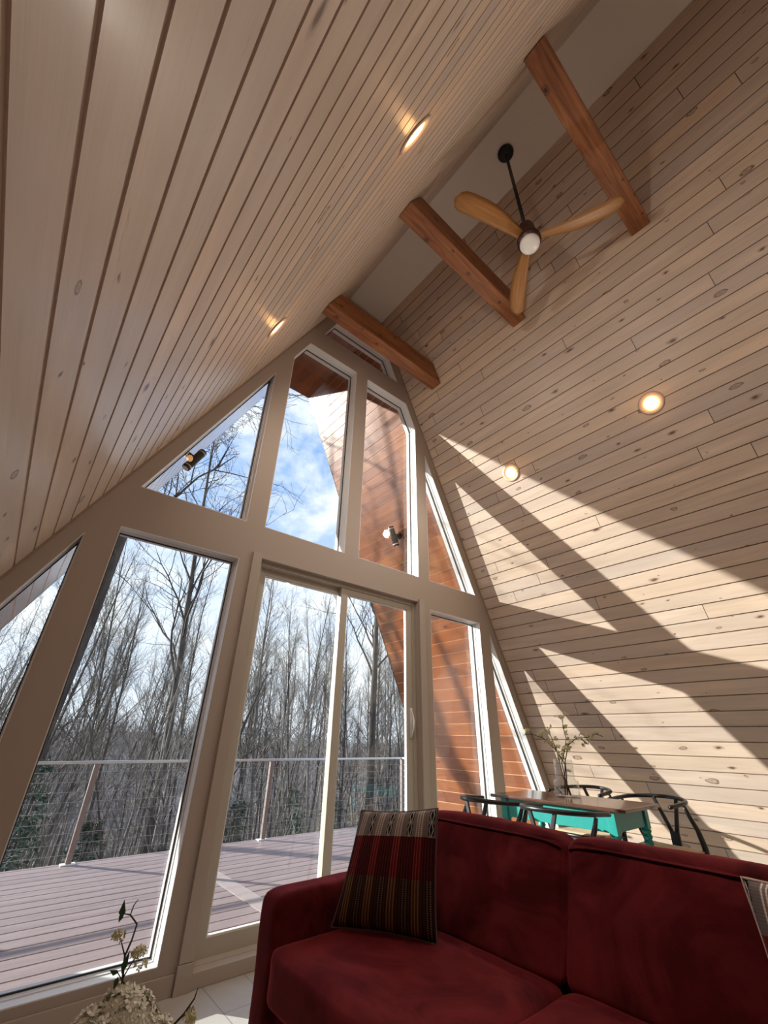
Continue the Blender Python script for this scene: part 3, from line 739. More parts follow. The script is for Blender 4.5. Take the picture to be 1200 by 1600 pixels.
for y0, y1, sdv in ((YM + 0.003, 1.553, 1), (0.168, YM - 0.003, 2)):
    def dimple(p, u, yy=(y0 + y1) / 2):
        if u.z > 0.6: p.z -= 0.012 * math.exp(-((p.x + 0.02) ** 2 + (p.y + 0.12) ** 2) / 0.0012)
        return p
    cushion('seat_cushion', -0.955, -0.43, y0, y1, 0.318, 0.452, V, sf, r=0.03, puff=0.012, n=16, seed=sdv, fn=dimple, wr=0.005)
    def lean(p, u, sdv=sdv):
        p.x += (p.z) * 0.40            # reclined front face
        k_w = max(0.0, min(1.0, (u.z + 0.1) / 0.7)) * (1 - max(0.0, u.z - 0.75) * 3)
        p.x -= 0.0045 * (math.sin(p.y * 75 + sdv + 14 * p.z) + 0.6 * math.sin(p.y * 131 - 9 * p.z)) * k_w * (0.6 + 1.1 * noise.noise(Vector((p.y * 9, 0, sdv))))
        return p
    bc = cushion('back_cushion', -0.400, -0.305, y0, y1, 0.44, 0.746, V, sf, r=0.026, puff=0.016, n=38, seed=sdv + 5, fn=lean, wr=0.006)
    # piping round the front top edge
    pts = []
    zc = (0.44 + 0.760) / 2
    for k in range(25):
        s_ = k / 24; yy = y0 + 0.012 + (y1 - y0 - 0.024) * s_
        zz = 0.752 - 0.012 * (abs(2 * s_ - 1) ** 8); pts.append((-0.406 + (zz - zc) * 0.40 + 0.003 - 0.004 * (1 - (2 * s_ - 1) ** 2), yy, zz - 0.018))
    MB().tube(pts, 0.0034, 8).build('piping', M['piping'], bc, smooth=True)
for x in (-0.86, -0.24):
    for y in (0.20, 1.60): MB().lathe([(0.014, 0.0), (0.022, 0.10)], (x, y, 0), 14).build('leg', M['black'], sf, smooth=True)

# ------------------------------------------------------------------ pillows
def pillow(name, label, corners, thick, mat, back=(0.2, 0.16, 0.15)):
    """corners: bottom-left, bottom-right, top-right, top-left (as seen)"""
    BLc, BRc, TRc, TLc = [Vector(c) for c in corners]; c = (BLc + BRc + TRc + TLc) / 4
    nrm = (BRc - BLc).cross(TLc - BLc).normalized()
    n = 26; vs_ = []; uv_ = []; fs_ = []
    for side in (1, -1):
        for i in range(n + 1):
            for j in range(n + 1):
                a, b = i / n, j / n
                p = BLc.lerp(BRc, a).lerp(TLc.lerp(TRc, a), b)
                ea, eb = 1 - (2 * a - 1) ** 2, 1 - (2 * b - 1) ** 2
                pinch = 0.045 * (1 - eb) * ea + 0.0
                pin2 = 0.03 * (1 - ea) * eb
                p += (c - p) * 0; ctrb = BLc.lerp(BRc, a).lerp(TLc.lerp(TRc, a), 0.5); p += (ctrb - p) * pinch * 1.2
                ctra = BLc.lerp(TLc, b).lerp(BRc.lerp(TRc, b), 0.5); p += (ctra - p) * pin2 * 1.5
                h = thick * (max(0, ea) * max(0, eb)) ** 0.42 * 0.5
                h += 0.003 * noise.noise(p * 14) * ea * eb
                p = p + nrm * h * side
                vs_.append(p - c); uv_.append((a, b))
    m_ = (n + 1) * (n + 1)
    for i in range(n):
        for j in range(n):
            q = (i * (n + 1) + j, (i + 1) * (n + 1) + j, (i + 1) * (n + 1) + j + 1, i * (n + 1) + j + 1)
            fs_.append(q); fs_.append(tuple(x + m_ for x in reversed(q)))
    t = thing(name, label, 'pillow', tuple(c), 0, 'throw pillows on the sofa')
    o = mk('cover', vs_, fs_, mat, t, smooth=True, uvs=uv_)
    bm = bmesh.new(); bm.from_mesh(o.data); bmesh.ops.remove_doubles(bm, verts=bm.verts, dist=1e-5); bm.to_mesh(o.data); bm.free()
    pp = []
    for e in range(4):
        for k in range(n):
            s_ = k / n; a, b = ((s_, 0), (1, s_), (1 - s_, 1), (0, 1 - s_))[e]
            i, j = round(a * n), round(b * n); pp.append(vs_[i * (n + 1) + j])
    pp.append(pp[0]); MB().tube(pp, 0.0025, 6, cap=False).build('piping', plain(name + '_edge', back, 0.9), t, smooth=True)
    return t
pillow('throw_pillow', 'striped woven throw pillow leaning in the far sofa corner by the door',
       [(-0.742, 1.525, 0.462), (-0.560, 1.222, 0.462), (-0.522, 1.232, 0.800), (-0.640, 1.518, 0.772)], 0.12, M['pillow'], (0.14, 0.09, 0.09))
pillow('throw_pillow', 'black-and-white topped woven throw pillow cut off by the right photo edge',
       [(-0.612, 0.350, 0.455), (-0.640, 0.060, 0.455), (-0.520, 0.075, 0.790), (-0.545, 0.368, 0.775)], 0.13, M['pillow_light'], (0.7, 0.55, 0.48))

# ------------------------------------------------------------------ dining table
tb = thing('dining_table', 'small teal table with turned legs and dark wood top by the right slope', 'table', (1.345, 1.785, 0))
TZ = 0.68; tx, ty = 0.25, 0.47
MB().box(-tx, tx, -ty, ty, TZ - 0.020, TZ).build('tabletop', M['tabletop'], tb, bevel=0.006, segs=3)
ax_, ay_ = tx - 0.030, ty - 0.088
ap = MB(); ap.box(-ax_, -ax_ + 0.018, -ay_, ay_, TZ - 0.125, TZ - 0.021); ap.box(ax_ - 0.018, ax_, -ay_, ay_, TZ - 0.125, TZ - 0.021)
ap.box(-ax_ + 0.018, ax_ - 0.018, ay_ - 0.018, ay_, TZ - 0.125, TZ - 0.021); ap.build('apron', M['teal'], tb, bevel=0.002)
MB().box(-ax_ + 0.04, ax_ - 0.04, -ay_ - 0.002, -ay_ + 0.016, TZ - 0.122, TZ - 0.026).build('drawer', M['teal'], tb, bevel=0.003)
LEGP = [(0.013, 0.0), (0.017, 0.02), (0.014, 0.05), (0.018, 0.10), (0.022, 0.26), (0.026, 0.36), (0.020, 0.40), (0.026, 0.415), (0.020, 0.43), (0.027, 0.445), (0.021, 0.46), (0.028, 0.475), (0.021, 0.49), (0.029, 0.505), (0.022, 0.52), (0.030, 0.535), (0.024, 0.545)]
for sx in (-1, 1):
    for sy in (-1, 1):
        lx, ly = sx * (ax_ - 0.012), sy * (ay_ - 0.012)
        mb = MB().lathe(LEGP, (lx, ly, 0), 20); mb.box(lx - 0.024, lx + 0.024, ly - 0.024, ly + 0.024, 0.545, TZ - 0.021)
        mb.build('leg', M['teal'], tb, bevel=0.0015, segs=1)

# ------------------------------------------------------------------ wishbone chairs
def make_chair(label, loc, rz):
    t = thing('dining_chair', label, 'chair', loc, rz, 'black wishbone chairs round the teal table'); B = M['black']; W = 0.205
    fl = [(0.17, W - 0.012), (0.17, -W + 0.012)]
    for x, y in fl: MB().tube([(x, y, 0), (x, y, 0.2), (x, y, 0.432)], [0.011, 0.017, 0.015], 14).build('leg', B, t, smooth=True)
    for sy in (1, -1):
        pts = [(-0.235, sy * 0.165, 0.0), (-0.21, sy * 0.17, 0.2), (-0.195, sy * 0.178, 0.36), (-0.18, sy * 0.187, 0.45), (-0.13, sy * 0.198, 0.54), (-0.06, sy * 0.205, 0.62), (-0.03, sy * 0.207, 0.665)]
        MB().tube(pts, [0.010, 0.015, 0.018, 0.018, 0.0155, 0.013, 0.010], 14).build('leg', B, t, smooth=True)
    # bent arm rail
    pts = []; rad = []
    for k in range(41):
        a = -1 + 2 * k / 40
        if abs(a) <= 0.7:
            q = a / 0.7 * math.pi / 2; lx = -0.02 - 0.2 * math.cos(q); ly = W * math.sin(q)
        else: lx = -0.02 + (abs(a) - 0.7) / 0.3 * 0.15; ly = math.copysign(W + 0.0 * abs(a), a)
        pts.append((lx, ly, 0.695 - 0.025 * abs(a) ** 1.5)); rad.append(0.0112 + 0.0015 * (1 - abs(a)))
    MB().tube(pts, rad, 14).build('arm_rail', B, t, smooth=True)
    # Y shaped splat
    sp = MB()
    sp.hexa([(-0.216, -0.028, 0.33), (-0.200, -0.028, 0.33), (-0.200, 0.028, 0.33), (-0.216, 0.028, 0.33)], [(-0.226, -0.030, 0.50), (-0.212, -0.030, 0.50), (-0.212, 0.030, 0.50), (-0.226, 0.030, 0.50)])
    for sy in (-1, 1):
        a0, a1 = sorted((sy * 0.030, sy * 0.004)); b0, b1 = sorted((sy * 0.088, sy * 0.066))
        sp.hexa([(-0.226, a0, 0.5), (-0.212, a0, 0.5), (-0.212, a1, 0.5), (-0.226, a1, 0.5)], [(-0.206, b0, 0.69), (-0.192, b0, 0.69), (-0.192, b1, 0.69), (-0.206, b1, 0.69)])
    sp.build('splat', B, t, bevel=0.002)
    fr = MB()
    fr.tube([(0.17, -W + 0.012, 0.408), (0.17, W - 0.012, 0.408)], 0.012, 10); fr.tube([(-0.195, -0.178, 0.398), (-0.195, 0.178, 0.398)], 0.012, 10)
    for sy in (-1, 1): fr.tube([(0.17, sy * (W - 0.012), 0.408), (-0.195, sy * 0.178, 0.398)], 0.012, 10); fr.tube([(0.17, sy * (W - 0.012), 0.20), (-0.21, sy * 0.17, 0.20)], 0.009, 10)
    fr.build('seat_frame', B, t, smooth=True)
    # saddle shaped cord seat
    n = 14; vs_ = []; fs_ = []
    for layer in (0, 1):
        for i in range(n + 1):
            for j in range(n + 1):
                a, b = i / n * 2 - 1, j / n * 2 - 1
                x = -0.012 + a * 0.19; hw = (W + 0.002) + (0.182 - W) * (0.5 - a / 2)
                z = 0.435 - 0.016 * (1 - a * a) * (1 - b * b * 0.3) + 0.003 * b * b - 0.022 * layer
                if abs(a) == 1 or abs(b) == 1: z -= 0.010 * (1 - 2 * layer)
                vs_.append((x, b * hw, z))
    k2 = (n + 1) ** 2
    for i in range(n):
        for j in range(n):
            q = (i * (n + 1) + j, (i + 1) * (n + 1) + j, (i + 1) * (n + 1) + j + 1, i * (n + 1) + j + 1); fs_.append(q); fs_.append(tuple(x + k2 for x in reversed(q)))
    for e in range(n):
        for (p, q) in (((e) * (n + 1), (e + 1) * (n + 1)), ((e + 1) * (n + 1) + n, e * (n + 1) + n), (e + 1, e), (n * (n + 1) + e, n * (n + 1) + e + 1)):
            fs_.append((p, q, q + k2, p + k2))
    MB().add(vs_, fs_).build('seat', M['cord'], t, smooth=True)
    return t
ch = make_chair('black wishbone chair behind the sofa, on the far side toward the glass gable', (0.80, 1.98, 0), 0.0)
dup(ch, (0.79, 1.53, 0), 0.0, 'black wishbone chair behind the sofa, directly over the split of its cushions')
dup(ch, (1.92, 2.00, 0), math.pi, 'black wishbone chair at the wall side, half hidden behind the glass vase')
dup(ch, (1.71, 1.425, 0), math.radians(171), 'black wishbone chair nearest the sunlit wall, right of the table end')

# ------------------------------------------------------------------ glass vase with blossom branches
vc = thing('glass_vase', 'clear stepped glass vase standing on the dark table top', 'vase', (1.38, 1.81, TZ))
MB().lathe([(0.0, 0.0), (0.078, 0.0), (0.083, 0.006), (0.083, 0.095), (0.080, 0.100), (0.066, 0.104), (0.064, 0.110), (0.062, 0.225), (0.058, 0.225), (0.060, 0.110), (0.062, 0.102), (0.077, 0.094), (0.077, 0.012), (0.0, 0.010)], (0, 0, 0), 40).build('vase_body', M['vaseglass'], vc, smooth=True)
def blossom_cluster(mbf, p, r, n, rr):
    for _ in range(n):
        d = Vector((rr.gauss(0, 1), rr.gauss(0, 1), rr.gauss(0, 1))).normalized() * r * rr.random() ** 0.5; c = Vector(p) + d; s_ = rr.uniform(0.006, 0.011)
        a = Vector((rr.gauss(0, 1), rr.gauss(0, 1), rr.gauss(0, 1))).normalized(); b = a.orthogonal().normalized(); e = a.cross(b)
        for k in range(5):
            t0 = 2 * math.pi * k / 5; q = b * math.cos(t0) + e * math.sin(t0); q2 = b * math.cos(t0 + 0.9) + e * math.sin(t0 + 0.9)
            mbf.add([c, c + q * s_ + a * s_ * 0.3, c + (q + q2) * s_ * 0.75 + a * s_ * 0.5, c + q2 * s_ + a * s_ * 0.3, c + (q + q2) * s_ * 0.3 + a * s_ * 0.75], [(0, 1, 2, 3), (0, 3, 4), (0, 4, 1), (1, 4, 2), (2, 4, 3)])
brn = thing('blossom_branches', 'green-white budding branches spreading from the clear glass vase', 'branches', (1.38, 1.81, TZ + 0.012))
rb = random.Random(3)
V3 = lambda *a: Vector(a)
uR = Vector((0.764, 0.322 * 0 - 0.645, 0.0)).normalized()   # sideways spread direction of the arrangement
specs = [[(-0.03, 0), (-0.01, 0.10), (0.02, 0.22), (-0.07, 0.33), (-0.17, 0.41), (-0.30, 0.44), (-0.40, 0.43)],
         [(0.03, 0), (0.0, 0.10), (-0.01, 0.23), (0.05, 0.33), (0.09, 0.41), (0.08, 0.50), (0.10, 0.58)],
         [(0.0, 0), (0.01, 0.12), (0.03, 0.24), (0.10, 0.36), (0.20, 0.415), (0.32, 0.42), (0.42, 0.45), (0.50, 0.43)],
         [(0.02, 0), (-0.02, 0.12), (-0.035, 0.24), (-0.05, 0.34), (-0.09, 0.44), (-0.11, 0.50)],
         [(0.28, 0.418), (0.33, 0.38), (0.38, 0.37)]]
tw = MB(); fl = MB()
for si, sp_ in enumerate(specs):
    dep = rb.uniform(-0.3, 0.3)
    pts = [uR * a * 0.62 + Vector((uR.y, -uR.x, 0)) * (-dep * a * 0.5) + Vector((rb.uniform(-.004, .004), rb.uniform(-.004, .004), h * 0.84)) for a, h in sp_]
    tw.tube(pts, [0.0042 * (1 - 0.7 * i / len(pts)) for i in range(len(pts))], 6)
    for i in range(2, len(pts) - (0)):
        for _ in range(3):
            p = pts[i - 1].lerp(pts[i], rb.random())
            if p.z < 0.21: continue
            e = p + Vector((rb.uniform(-.03, .03), rb.uniform(-.03, .03), rb.uniform(-.01, .035)))
            tw.tube([p, e], [0.002, 0.001], 4); blossom_cluster(fl, e, 0.012, 5, rb)
tw.build('twig', M['twig'], brn, smooth=True); fl.build('blossom', M['blossom'], brn, fix=False)

# ------------------------------------------------------------------ dried flowers low in the left corner
fv = thing('floor_vase', 'grey vase holding the cream dried flowers by the window sill', 'vase', (-1.515, 1.00, 0))
MB().lathe([(0.0, 0.0), (0.06, 0.0), (0.085, 0.06), (0.10, 0.2), (0.085, 0.36), (0.05, 0.46), (0.045, 0.50), (0.052, 0.52), (0.046, 0.52), (0.04, 0.49), (0.0, 0.45)], (0, 0, 0), 32).build('vase_body', M['ceramic'], fv, smooth=True)
dr = thing('dried_flower_bunch', 'cream dried hydrangea heads with one tall dark leafy stem', 'flowers', (-1.515, 1.00, 0.48))
rb = random.Random(9); O = Vector((-1.515, 1.00, 0.48)); pet = MB()
def petals(mbf, c, r, n, s0, s1):
    for _ in range(n):
        d = Vector((rb.gauss(0, 1), rb.gauss(0, 1), abs(rb.gauss(0, 1)) * 0.9 - 0.2)).normalized(); p = c + d * r * rb.uniform(0.75, 1.05); s_ = rb.uniform(s0, s1)
        b = d.orthogonal().normalized(); e = d.cross(b); ang = rb.uniform(0, 6.28)
        for k in range(4):
            t0 = ang + k * math.pi / 2; q = (b * math.cos(t0) + e * math.sin(t0)); q2 = (b * math.cos(t0 + 1.2) + e * math.sin(t0 + 1.2))
            mbf.add([p, p + q * s_ + d * s_ * 0.25, p + (q + q2) * s_ * 0.9 + d * s_ * 0.6, p + q2 * s_ + d * s_ * 0.25], [(0, 1, 2, 3)])
heads = [((-1.548, 0.995, 0.600), 0.036), ((-1.502, 0.985, 0.612), 0.036), ((-1.52, 0.96, 0.575), 0.045), ((-1.47, 0.965, 0.585), 0.034), ((-1.575, 0.975, 0.575), 0.034), ((-1.515, 1.0, 0.625), 0.028)]
for h_, r_ in heads:
    petals(pet, Vector(h_) - O, r_, 330, 0.003, 0.0062)
pet.build('flower_head', M['hydrangea'], dr, fix=False)
st = MB(); lf = MB(); fb = MB()
main = [(-1.515, 1.00, 0.50), (-1.516, 0.99, 0.60), (-1.518, 1.0, 0.655), (-1.521, 1.008, 0.685), (-1.512, 1.02, 0.70), (-1.508, 1.025, 0.718), (-1.521, 1.03, 0.731), (-1.519, 1.03, 0.743), (-1.513, 1.032, 0.750)]
st.tube([Vector(p) - O for p in main], [0.0022, 0.002, 0.0018, 0.0017, 0.0015, 0.0014, 0.0012, 0.001, 0.0006], 6)
st.tube([Vector((-1.515, 1.0, 0.50)) - O, Vector((-1.47, 0.975, 0.57)) - O, Vector((-1.425, 0.955, 0.612)) - O, Vector((-1.413, 0.951, 0.628)) - O, Vector((-1.410, 0.951, 0.640)) - O], [0.002, 0.0018, 0.0016, 0.0012, 0.0006], 6)
for a, b in (((-1.521, 1.008, 0.685), (-1.535, 1.02, 0.712)), ((-1.519, 1.0, 0.66), (-1.503, 1.0, 0.690)), ((-1.521, 1.03, 0.731), (-1.534, 1.03, 0.735)), ((-1.516, 0.995, 0.655), (-1.531, 0.99, 0.672)), ((-1.515, 0.99, 0.60), (-1.50, 0.985, 0.63)), ((-1.425, 0.955, 0.612), (-1.415, 0.955, 0.602))):
    st.tube([Vector(a) - O, Vector(b) - O], [0.0012, 0.0006], 5)
def leaf(p, d, l, w_):
    p = Vector(p) - O; d = Vector(d).normalized(); sd2 = d.cross(Vector((0.5, 0.7, 0.3))).normalized(); up = d.cross(sd2)
    q = [p, p + d * l * 0.35 + sd2 * w_ + up * w_ * 0.3, p + d * l, p + d * l * 0.35 - sd2 * w_ + up * w_ * 0.3, p + d * l * 0.4]; MB().add(q, [(0, 1, 4), (1, 2, 4), (2, 3, 4), (3, 0, 4)]).build('leaf', M['leaf'], dr, fix=False)
leaf((-1.534, 1.03, 0.728), (-0.1, 0, 1), 0.026, 0.006); leaf((-1.534, 1.03, 0.735), (-0.3, 0, -1), 0.012, 0.004)
leaf((-1.524, 0.995, 0.668), (0.2, 0, 1), 0.028, 0.005); leaf((-1.530, 0.99, 0.672), (-0.7, 0, 0.3), 0.016, 0.005); leaf((-1.529, 0.99, 0.668), (-0.2, 0, -1), 0.016, 0.004)
leaf((-1.516, 0.99, 0.60), (0.3, 0, 1), 0.03, 0.006); leaf((-1.513, 0.99, 0.595), (1, 0, 0.5), 0.025, 0.004)
for c_, n_ in (((-1.535, 1.02, 0.708), 26), ((-1.503, 1.0, 0.686), 30), ((-1.497, 0.995, 0.672), 14), ((-1.416, 0.952, 0.606), 34)):
    fb = MB(); petals(fb, Vector(c_) - O, 0.010, n_, 0.002, 0.004); fb.build('small_bloom', M['blossom'], dr, fix=False)
st.build('stem', M['twig'], dr, smooth=True)

# floor register
fr_ = MB(); fr_.ring([(-1.02, 2.40), (-0.905, 2.40), (-0.905, 2.575), (-1.02, 2.575)], [(-1.005, 2.415), (-0.92, 2.415), (-0.92, 2.56), (-1.005, 2.56)], 0.0, 0.006)
fr_.v = [(x, z, y) for x, y, z in fr_.v]
vt = thing('floor_register', 'small brown metal floor vent at the foot of the window wall', 'floor vent', (0, 0, 0)); fr_.build('register_frame', M['vent'], vt)
mb = MB()
for k in range(9): mb.box(-1.005, -0.92, 2.418 + k * 0.0165, 2.424 + k * 0.0165, 0.0005, 0.004)
mb.build('louvre', M['vent'], vt)

# ------------------------------------------------------------------ the woods outside
def ground_z(x, y):
    d = max(0.0, y - 3.0)
    if d < 45: z = -2.4 - d * 0.26
    else: z = -2.4 - 11.7 - (d - 45) * 0.05
    if y > 80: z += ((y - 80) / 120.0) ** 1.2 * 13.0 * (1.0 + 0.25 * math.sin(x * 0.018 + 1.0))
    z += 0.5 * noise.noise(Vector((x * 0.12, y * 0.12, 0))) * min(1, d / 6)
    return z
nx, ny = 70, 80; vs_ = []; fs_ = []
for j in range(ny + 1):
    yy = 2.9 + (j / ny) ** 2.2 * 260
    for i in range(nx + 1):
        xx = -30 - 0.7 * yy + i / nx * (60 + 2.8 * yy); z = ground_z(xx, yy)
        if yy > 100: z += 1.6 * noise.noise(Vector((xx * 0.25, yy * 0.25, 3.0)))
        vs_.append((xx, yy, z))
for j in range(ny):
    for i in range(nx): a = j * (nx + 1) + i; fs_.append((a, a + 1, a + nx + 2, a + nx + 1))
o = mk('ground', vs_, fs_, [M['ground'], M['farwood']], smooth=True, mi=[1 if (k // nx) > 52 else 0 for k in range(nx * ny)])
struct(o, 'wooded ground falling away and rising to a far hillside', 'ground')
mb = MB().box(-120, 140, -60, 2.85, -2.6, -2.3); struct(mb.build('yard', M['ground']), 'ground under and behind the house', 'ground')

def branch_path(p, d, L, k, rr, wob, up):
    pts = [p.copy()]; dd_ = d.normalized()
    for i in range(k):
        dd_ = (dd_ + Vector((rr.gauss(0, wob), rr.gauss(0, wob), rr.gauss(0, wob) + up))).normalized()
        p = p + dd_ * (L / k); pts.append(p.copy())
    return pts
def tree_mesh(name, H, r0, seed, first=0.3, nb=22, spread=0.85, blen=0.30, lean=(0, 0), levels=3, upb=0.10, dens=1.0, wob=0.03, minr=0.006):
    rr = random.Random(seed); mb = MB(); K = 14
    pts = branch_path(Vector((0, 0, 0)), Vector((lean[0], lean[1], 1)), H, K, rr, wob, 0.02)
    rad = [max(minr, r0 * (1 - i / K) ** 0.85 + 0.008) for i in range(K + 1)]
    mb.tube(pts, rad, 7, cap=False)
    def at(pts, s_):
        f = s_ * (len(pts) - 1); i = min(len(pts) - 2, int(f)); return pts[i].lerp(pts[i + 1], f - i), (pts[i + 1] - pts[i]).normalized()
    def grow(p, ax, L, r, lev):
        az = rr.uniform(0, 2 * math.pi); side = ax.orthogonal().normalized(); side = Matrix.Rotation(az, 3, ax) @ side
        ang = rr.uniform(0.45, 1.0) * spread; d = (ax * math.cos(ang) + side * math.sin(ang))
        k = {1: 6, 2: 4, 3: 3, 4: 2}[lev]
        q = branch_path(p, d, L, k, rr, 0.14 if lev < 3 else 0.2, upb)
        r_end = max(minr * 0.6, r * 0.25)
        mb.tube(q, [r + (r_end - r) * i / k for i in range(k + 1)], 5 if lev == 1 else 3, cap=False)
        if lev < levels:
            n = max(2, int({1: 8, 2: 5, 3: 3}[lev] * dens * rr.uniform(0.7, 1.3)))
            for i in range(n):
                s_ = rr.uniform(0.22, 1.0); pp, a2 = at(q, s_); grow(pp, a2, L * rr.uniform(0.35, 0.6), max(minr * 0.7, r * 0.42), lev + 1)
    for i in range(nb):
        s_ = first + (1 - first) * ((i + rr.random()) / nb) ** 0.9; s_ = min(s_, 0.985); pp, ax = at(pts, s_)
        grow(pp, ax, H * blen * (1.15 - s_) * rr.uniform(0.6, 1.2), max(minr, r0 * (1 - s_) * 0.45 + 0.006), 1)
    me = bpy.data.meshes.new(name); me.from_pydata(mb.v, [], mb.f); me.polygons.foreach_set('use_smooth', [True] * len(me.polygons))
    return me
PROT = []; PH = []
for i in range(7):
    PH.append(rnd.uniform(14, 18))
    me = tree_mesh('bare_tree', PH[-1], rnd.uniform(0.06, 0.10), 40 + i, first=rnd.uniform(0.28, 0.5), nb=rnd.randint(20, 28), blen=rnd.uniform(0.20, 0.30), spread=rnd.uniform(0.65, 1.1), lean=(rnd.uniform(-.05, .05), rnd.uniform(-.05, .05)), levels=3, wob=0.03, minr=0.0032, dens=1.0)
    me.materials.append(M[('bark', 'bark_dark', 'bark_dark', 'bark', 'bark', 'bark_pale', 'bark_dark')[i]]); PROT.append(me)
SAP = []
for i in range(4):
    me = tree_mesh('sapling', rnd.uniform(6, 8), 0.035, 80 + i, first=0.12, nb=20, blen=0.26, spread=0.75, levels=2, wob=0.05, upb=0.14, minr=0.004)
    me.materials.append(M[('bark', 'bark_pale', 'brush', 'bark_pale')[i]]); SAP.append(me)

def place(me, name, x, y, label, group, sc=1.0, rz=0.0, cat='tree', z=None):
    o = bpy.data.objects.new(name, me); COL.objects.link(o)
    o.location = (x, y, (ground_z(x, y) if z is None else z) - 0.15); o.rotation_euler = (0, 0, rz); o.scale = (sc, sc, sc * 1.0)
    return tag(o, label, cat, group)
GX = lambda y, f: -1.815 + f * y          # f: horizontal position as the camera sees it (0.02 left edge ... 0.99 right jamb)
rt_ = random.Random(21)
for band, (ya, yb, n) in enumerate(((11, 17, 11), (17, 27, 22), (27, 44, 30), (44, 75, 40))):
    for i in range(n):
        y = rt_.uniform(ya, yb); f = -0.12 + 1.18 * (i + rt_.random()) / n; x = GX(y, f)
        lab = ('slender leafless tree in the nearest rank of woods beyond the railing', 'slender leafless tree in the second rank of the woods', 'leafless tree farther down the wooded slope', 'small distant leafless tree at the valley bottom')[band]
        k = rt_.randrange(7); top = 1.0 + y * (rt_.uniform(0.26, 0.43) if band < 2 else rt_.uniform(0.12, 0.30)); H = top - ground_z(x, y)
        place(PROT[k], 'bare_tree', x, y, lab, lab.replace('tree', 'trees', 1), H / PH[k], rt_.uniform(0, 6.28))
for i in range(34):
    y = rt_.uniform(8.2, 15); f = -0.08 + 1.12 * (i + rt_.random()) / 34; x = GX(y, f)
    place(SAP[rt_.randrange(4)], 'sapling', x, y, 'thin leafless sapling rising just beyond the deck railing', 'saplings just beyond the deck railing', rt_.uniform(0.55, 0.95), rt_.uniform(0, 6.28), 'sapling')
# three big near trees
me = tree_mesh('oak', 15.5, 0.135, 5, first=0.40, nb=26, blen=0.36, spread=1.15, lean=(0.0, 0.0), levels=4, upb=0.05, dens=0.9, wob=0.02, minr=0.006); me.materials.append(M['bark_dark'])
place(me, 'bare_tree', GX(8.6, 0.047), 8.6, 'thick dark leafless trunk rising along the left edge of the tall left window', 'large trees near the deck', 1.0, 2.2)
me = tree_mesh('oak', 15.0, 0.15, 6, first=0.45, nb=22, blen=0.28, spread=0.9, levels=3, wob=0.015); me.materials.append(M['bark_dark'])
place(me, 'bare_tree', GX(11.0, 0.795), 11.0, 'thick straight dark trunk seen through the right sliding door panel', 'large trees near the deck', 1.0, 0.6)
me = tree_mesh('oak', 17.0, 0.13, 8, first=0.38, nb=26, blen=0.30, spread=0.9, levels=4, dens=0.8, wob=0.02); me.materials.append(M['bark'])
place(me, 'bare_tree', GX(12.5, 0.30), 12.5, 'tall forked leafless tree standing in the middle of the tall left window', 'large trees near the deck', 1.0, 1.1)
me = tree_mesh('leaning', 7.5, 0.11, 9, first=0.35, nb=12, blen=0.35, spread=0.9, lean=(0.75, 0.1), levels=3, wob=0.06, upb=0.06); me.materials.append(M['bark_dark'])
place(me, 'bare_tree', GX(9.5, 0.17), 9.5, 'dark crooked tree leaning right behind the railing in the tall left window', 'large trees near the deck', 1.0, 0.0)

# evergreens low on the left
def conifer_mesh(name, H, R, seed):
    rr = random.Random(seed); mb = MB()
    for i in range(int(H * 48)):
        z = 0.2 + (H - 0.25) * rr.random() ** 1.15; L = (R * (1 - z / H) ** 0.75 + 0.06) * rr.uniform(0.55, 1.1); az = rr.uniform(0, 6.283)
        d = Vector((math.cos(az), math.sin(az), rr.uniform(-0.15, 0.25))); side = Vector((-math.sin(az), math.cos(az), 0)); m2 = max(6, int(L * 24))
        for q in range(m2):
            s_ = (q + rr.random()) / m2; c = Vector((0, 0, z)) + d * L * s_ - Vector((0, 0, 0.28 * s_ * s_ * L))
            for sg in (-1, 1):
                w_ = rr.uniform(0.4, 1.1) * (0.13 * (1.15 - s_) + 0.02); e = c + side * sg * w_ + d * w_ * 0.7 + Vector((0, 0, rr.uniform(-.09, .04)))
                nrm_ = Vector((rr.gauss(0, 1), rr.gauss(0, 1), rr.gauss(0, 1))) * 0.011
                mb.add([c - nrm_ * 0.5, c.lerp(e, 0.5) + nrm_, e, c.lerp(e, 0.5) - nrm_], [(0, 1, 2, 3)])
    me = bpy.data.meshes.new(name); me.from_pydata(mb.v, [], mb.f); me.materials.append(M['needles']); return me
CON = [conifer_mesh('conifer', 5.0, 1.5, 1), conifer_mesh('conifer', 4.2, 1.3, 2)]
def conifer(x, y, top, i, label):
    gz_ = ground_z(x, y); H = top - gz_; t = thing('evergreen_tree', label, 'evergreen', (x, y, gz_), i * 1.3, 'evergreens low behind the railing')
    o = bpy.data.objects.new('foliage', CON[i % 2]); COL.objects.link(o); o.parent = t; s_ = H / (5.0, 4.2)[i % 2]; o.scale = (1.05, 1.05, s_)
    MB().tube([(0, 0, -0.1), (0, 0, H * 0.95)], [0.07, 0.01], 8).build('trunk', M['bark_dark'], t, smooth=True)
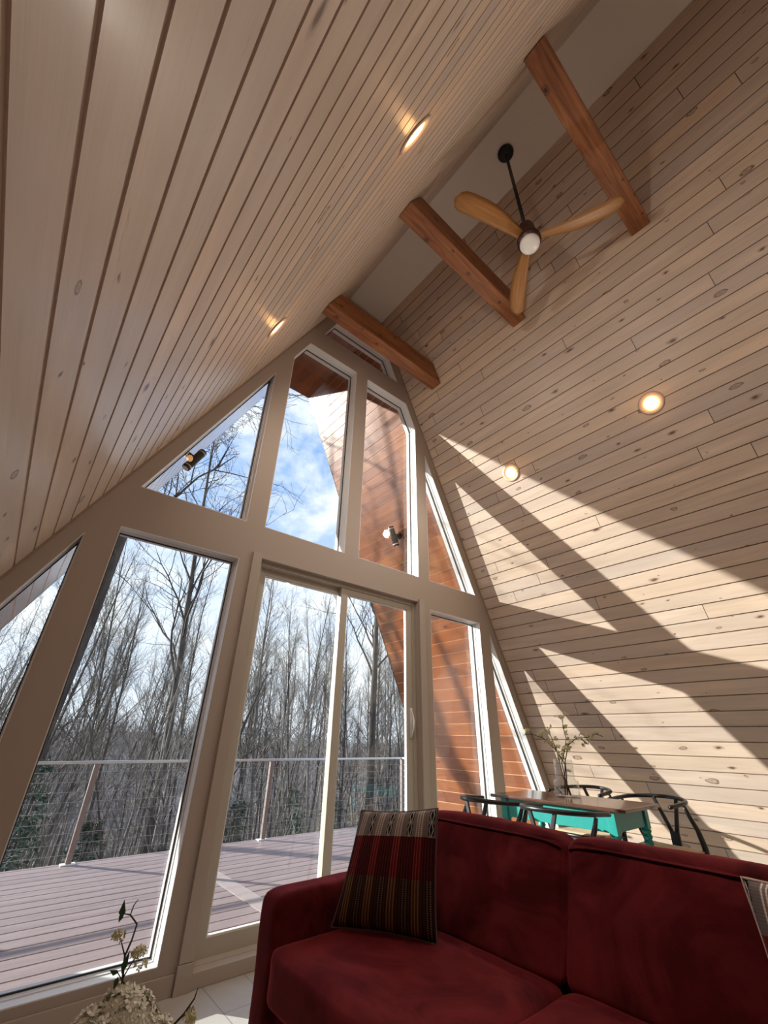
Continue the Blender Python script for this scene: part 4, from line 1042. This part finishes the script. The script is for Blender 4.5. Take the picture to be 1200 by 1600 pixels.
CL = [('dark evergreen at the far left behind the railing', 0.0, 10.0, -0.05), ('broad dark evergreen left of the railing post in the left window', 0.09, 11.5, 0.62),
      ('dark evergreen hugging the railing post in the left window', 0.19, 10.5, -0.35), ('small evergreen seen through the left door panel, nearest its frame', 0.45, 11.0, -0.25),
      ('low evergreen beside the railing post in the left door panel', 0.58, 11.5, -0.15), ('low evergreen under the leaning dark tree', 0.31, 10.0, -0.75),
      ('bushy evergreen behind the middle door stile', 0.68, 12.5, 0.1), ('low spreading evergreen behind the deck edge left of the tall window frame', 0.045, 9.0, -0.85)]
for i, (lab, f, y, top) in enumerate(CL):
    conifer(GX(y, f), y, top, i, lab)

# countless thin stems and twigs: underbrush on the slope, and the far woods on the hillside
rr = random.Random(77); mb = MB()
for _ in range(3200):
    y = 7.6 + 32 * rr.random() ** 1.5; f = rr.uniform(-0.15, 1.08); x = GX(y, f); z = ground_z(x, y) - 0.05; h = rr.uniform(0.8, 2.6) * (1 + y / 40)
    p = Vector((x, y, z)); d = Vector((rr.gauss(0, 0.22), rr.gauss(0, 0.22), 1)); q = branch_path(p, d, h, 3, rr, 0.12, 0.0); r_ = rr.uniform(0.004, 0.010) * (1 + y / 30)
    mb.tube(q, [r_, r_ * 0.8, r_ * 0.6, r_ * 0.3], 3, cap=False)
    for k in range(3): a = q[rr.randint(1, 3)]; mb.tube([a, a + Vector((rr.gauss(0, .3), rr.gauss(0, .3), rr.uniform(0.05, .5)))], [r_ * 0.5, r_ * 0.2], 3, cap=False)
o = mb.build('underbrush', M['brush'], fix=False); tag(o, 'tangle of dry stems covering the slope below the deck', 'underbrush', kind='stuff')
mb = MB()
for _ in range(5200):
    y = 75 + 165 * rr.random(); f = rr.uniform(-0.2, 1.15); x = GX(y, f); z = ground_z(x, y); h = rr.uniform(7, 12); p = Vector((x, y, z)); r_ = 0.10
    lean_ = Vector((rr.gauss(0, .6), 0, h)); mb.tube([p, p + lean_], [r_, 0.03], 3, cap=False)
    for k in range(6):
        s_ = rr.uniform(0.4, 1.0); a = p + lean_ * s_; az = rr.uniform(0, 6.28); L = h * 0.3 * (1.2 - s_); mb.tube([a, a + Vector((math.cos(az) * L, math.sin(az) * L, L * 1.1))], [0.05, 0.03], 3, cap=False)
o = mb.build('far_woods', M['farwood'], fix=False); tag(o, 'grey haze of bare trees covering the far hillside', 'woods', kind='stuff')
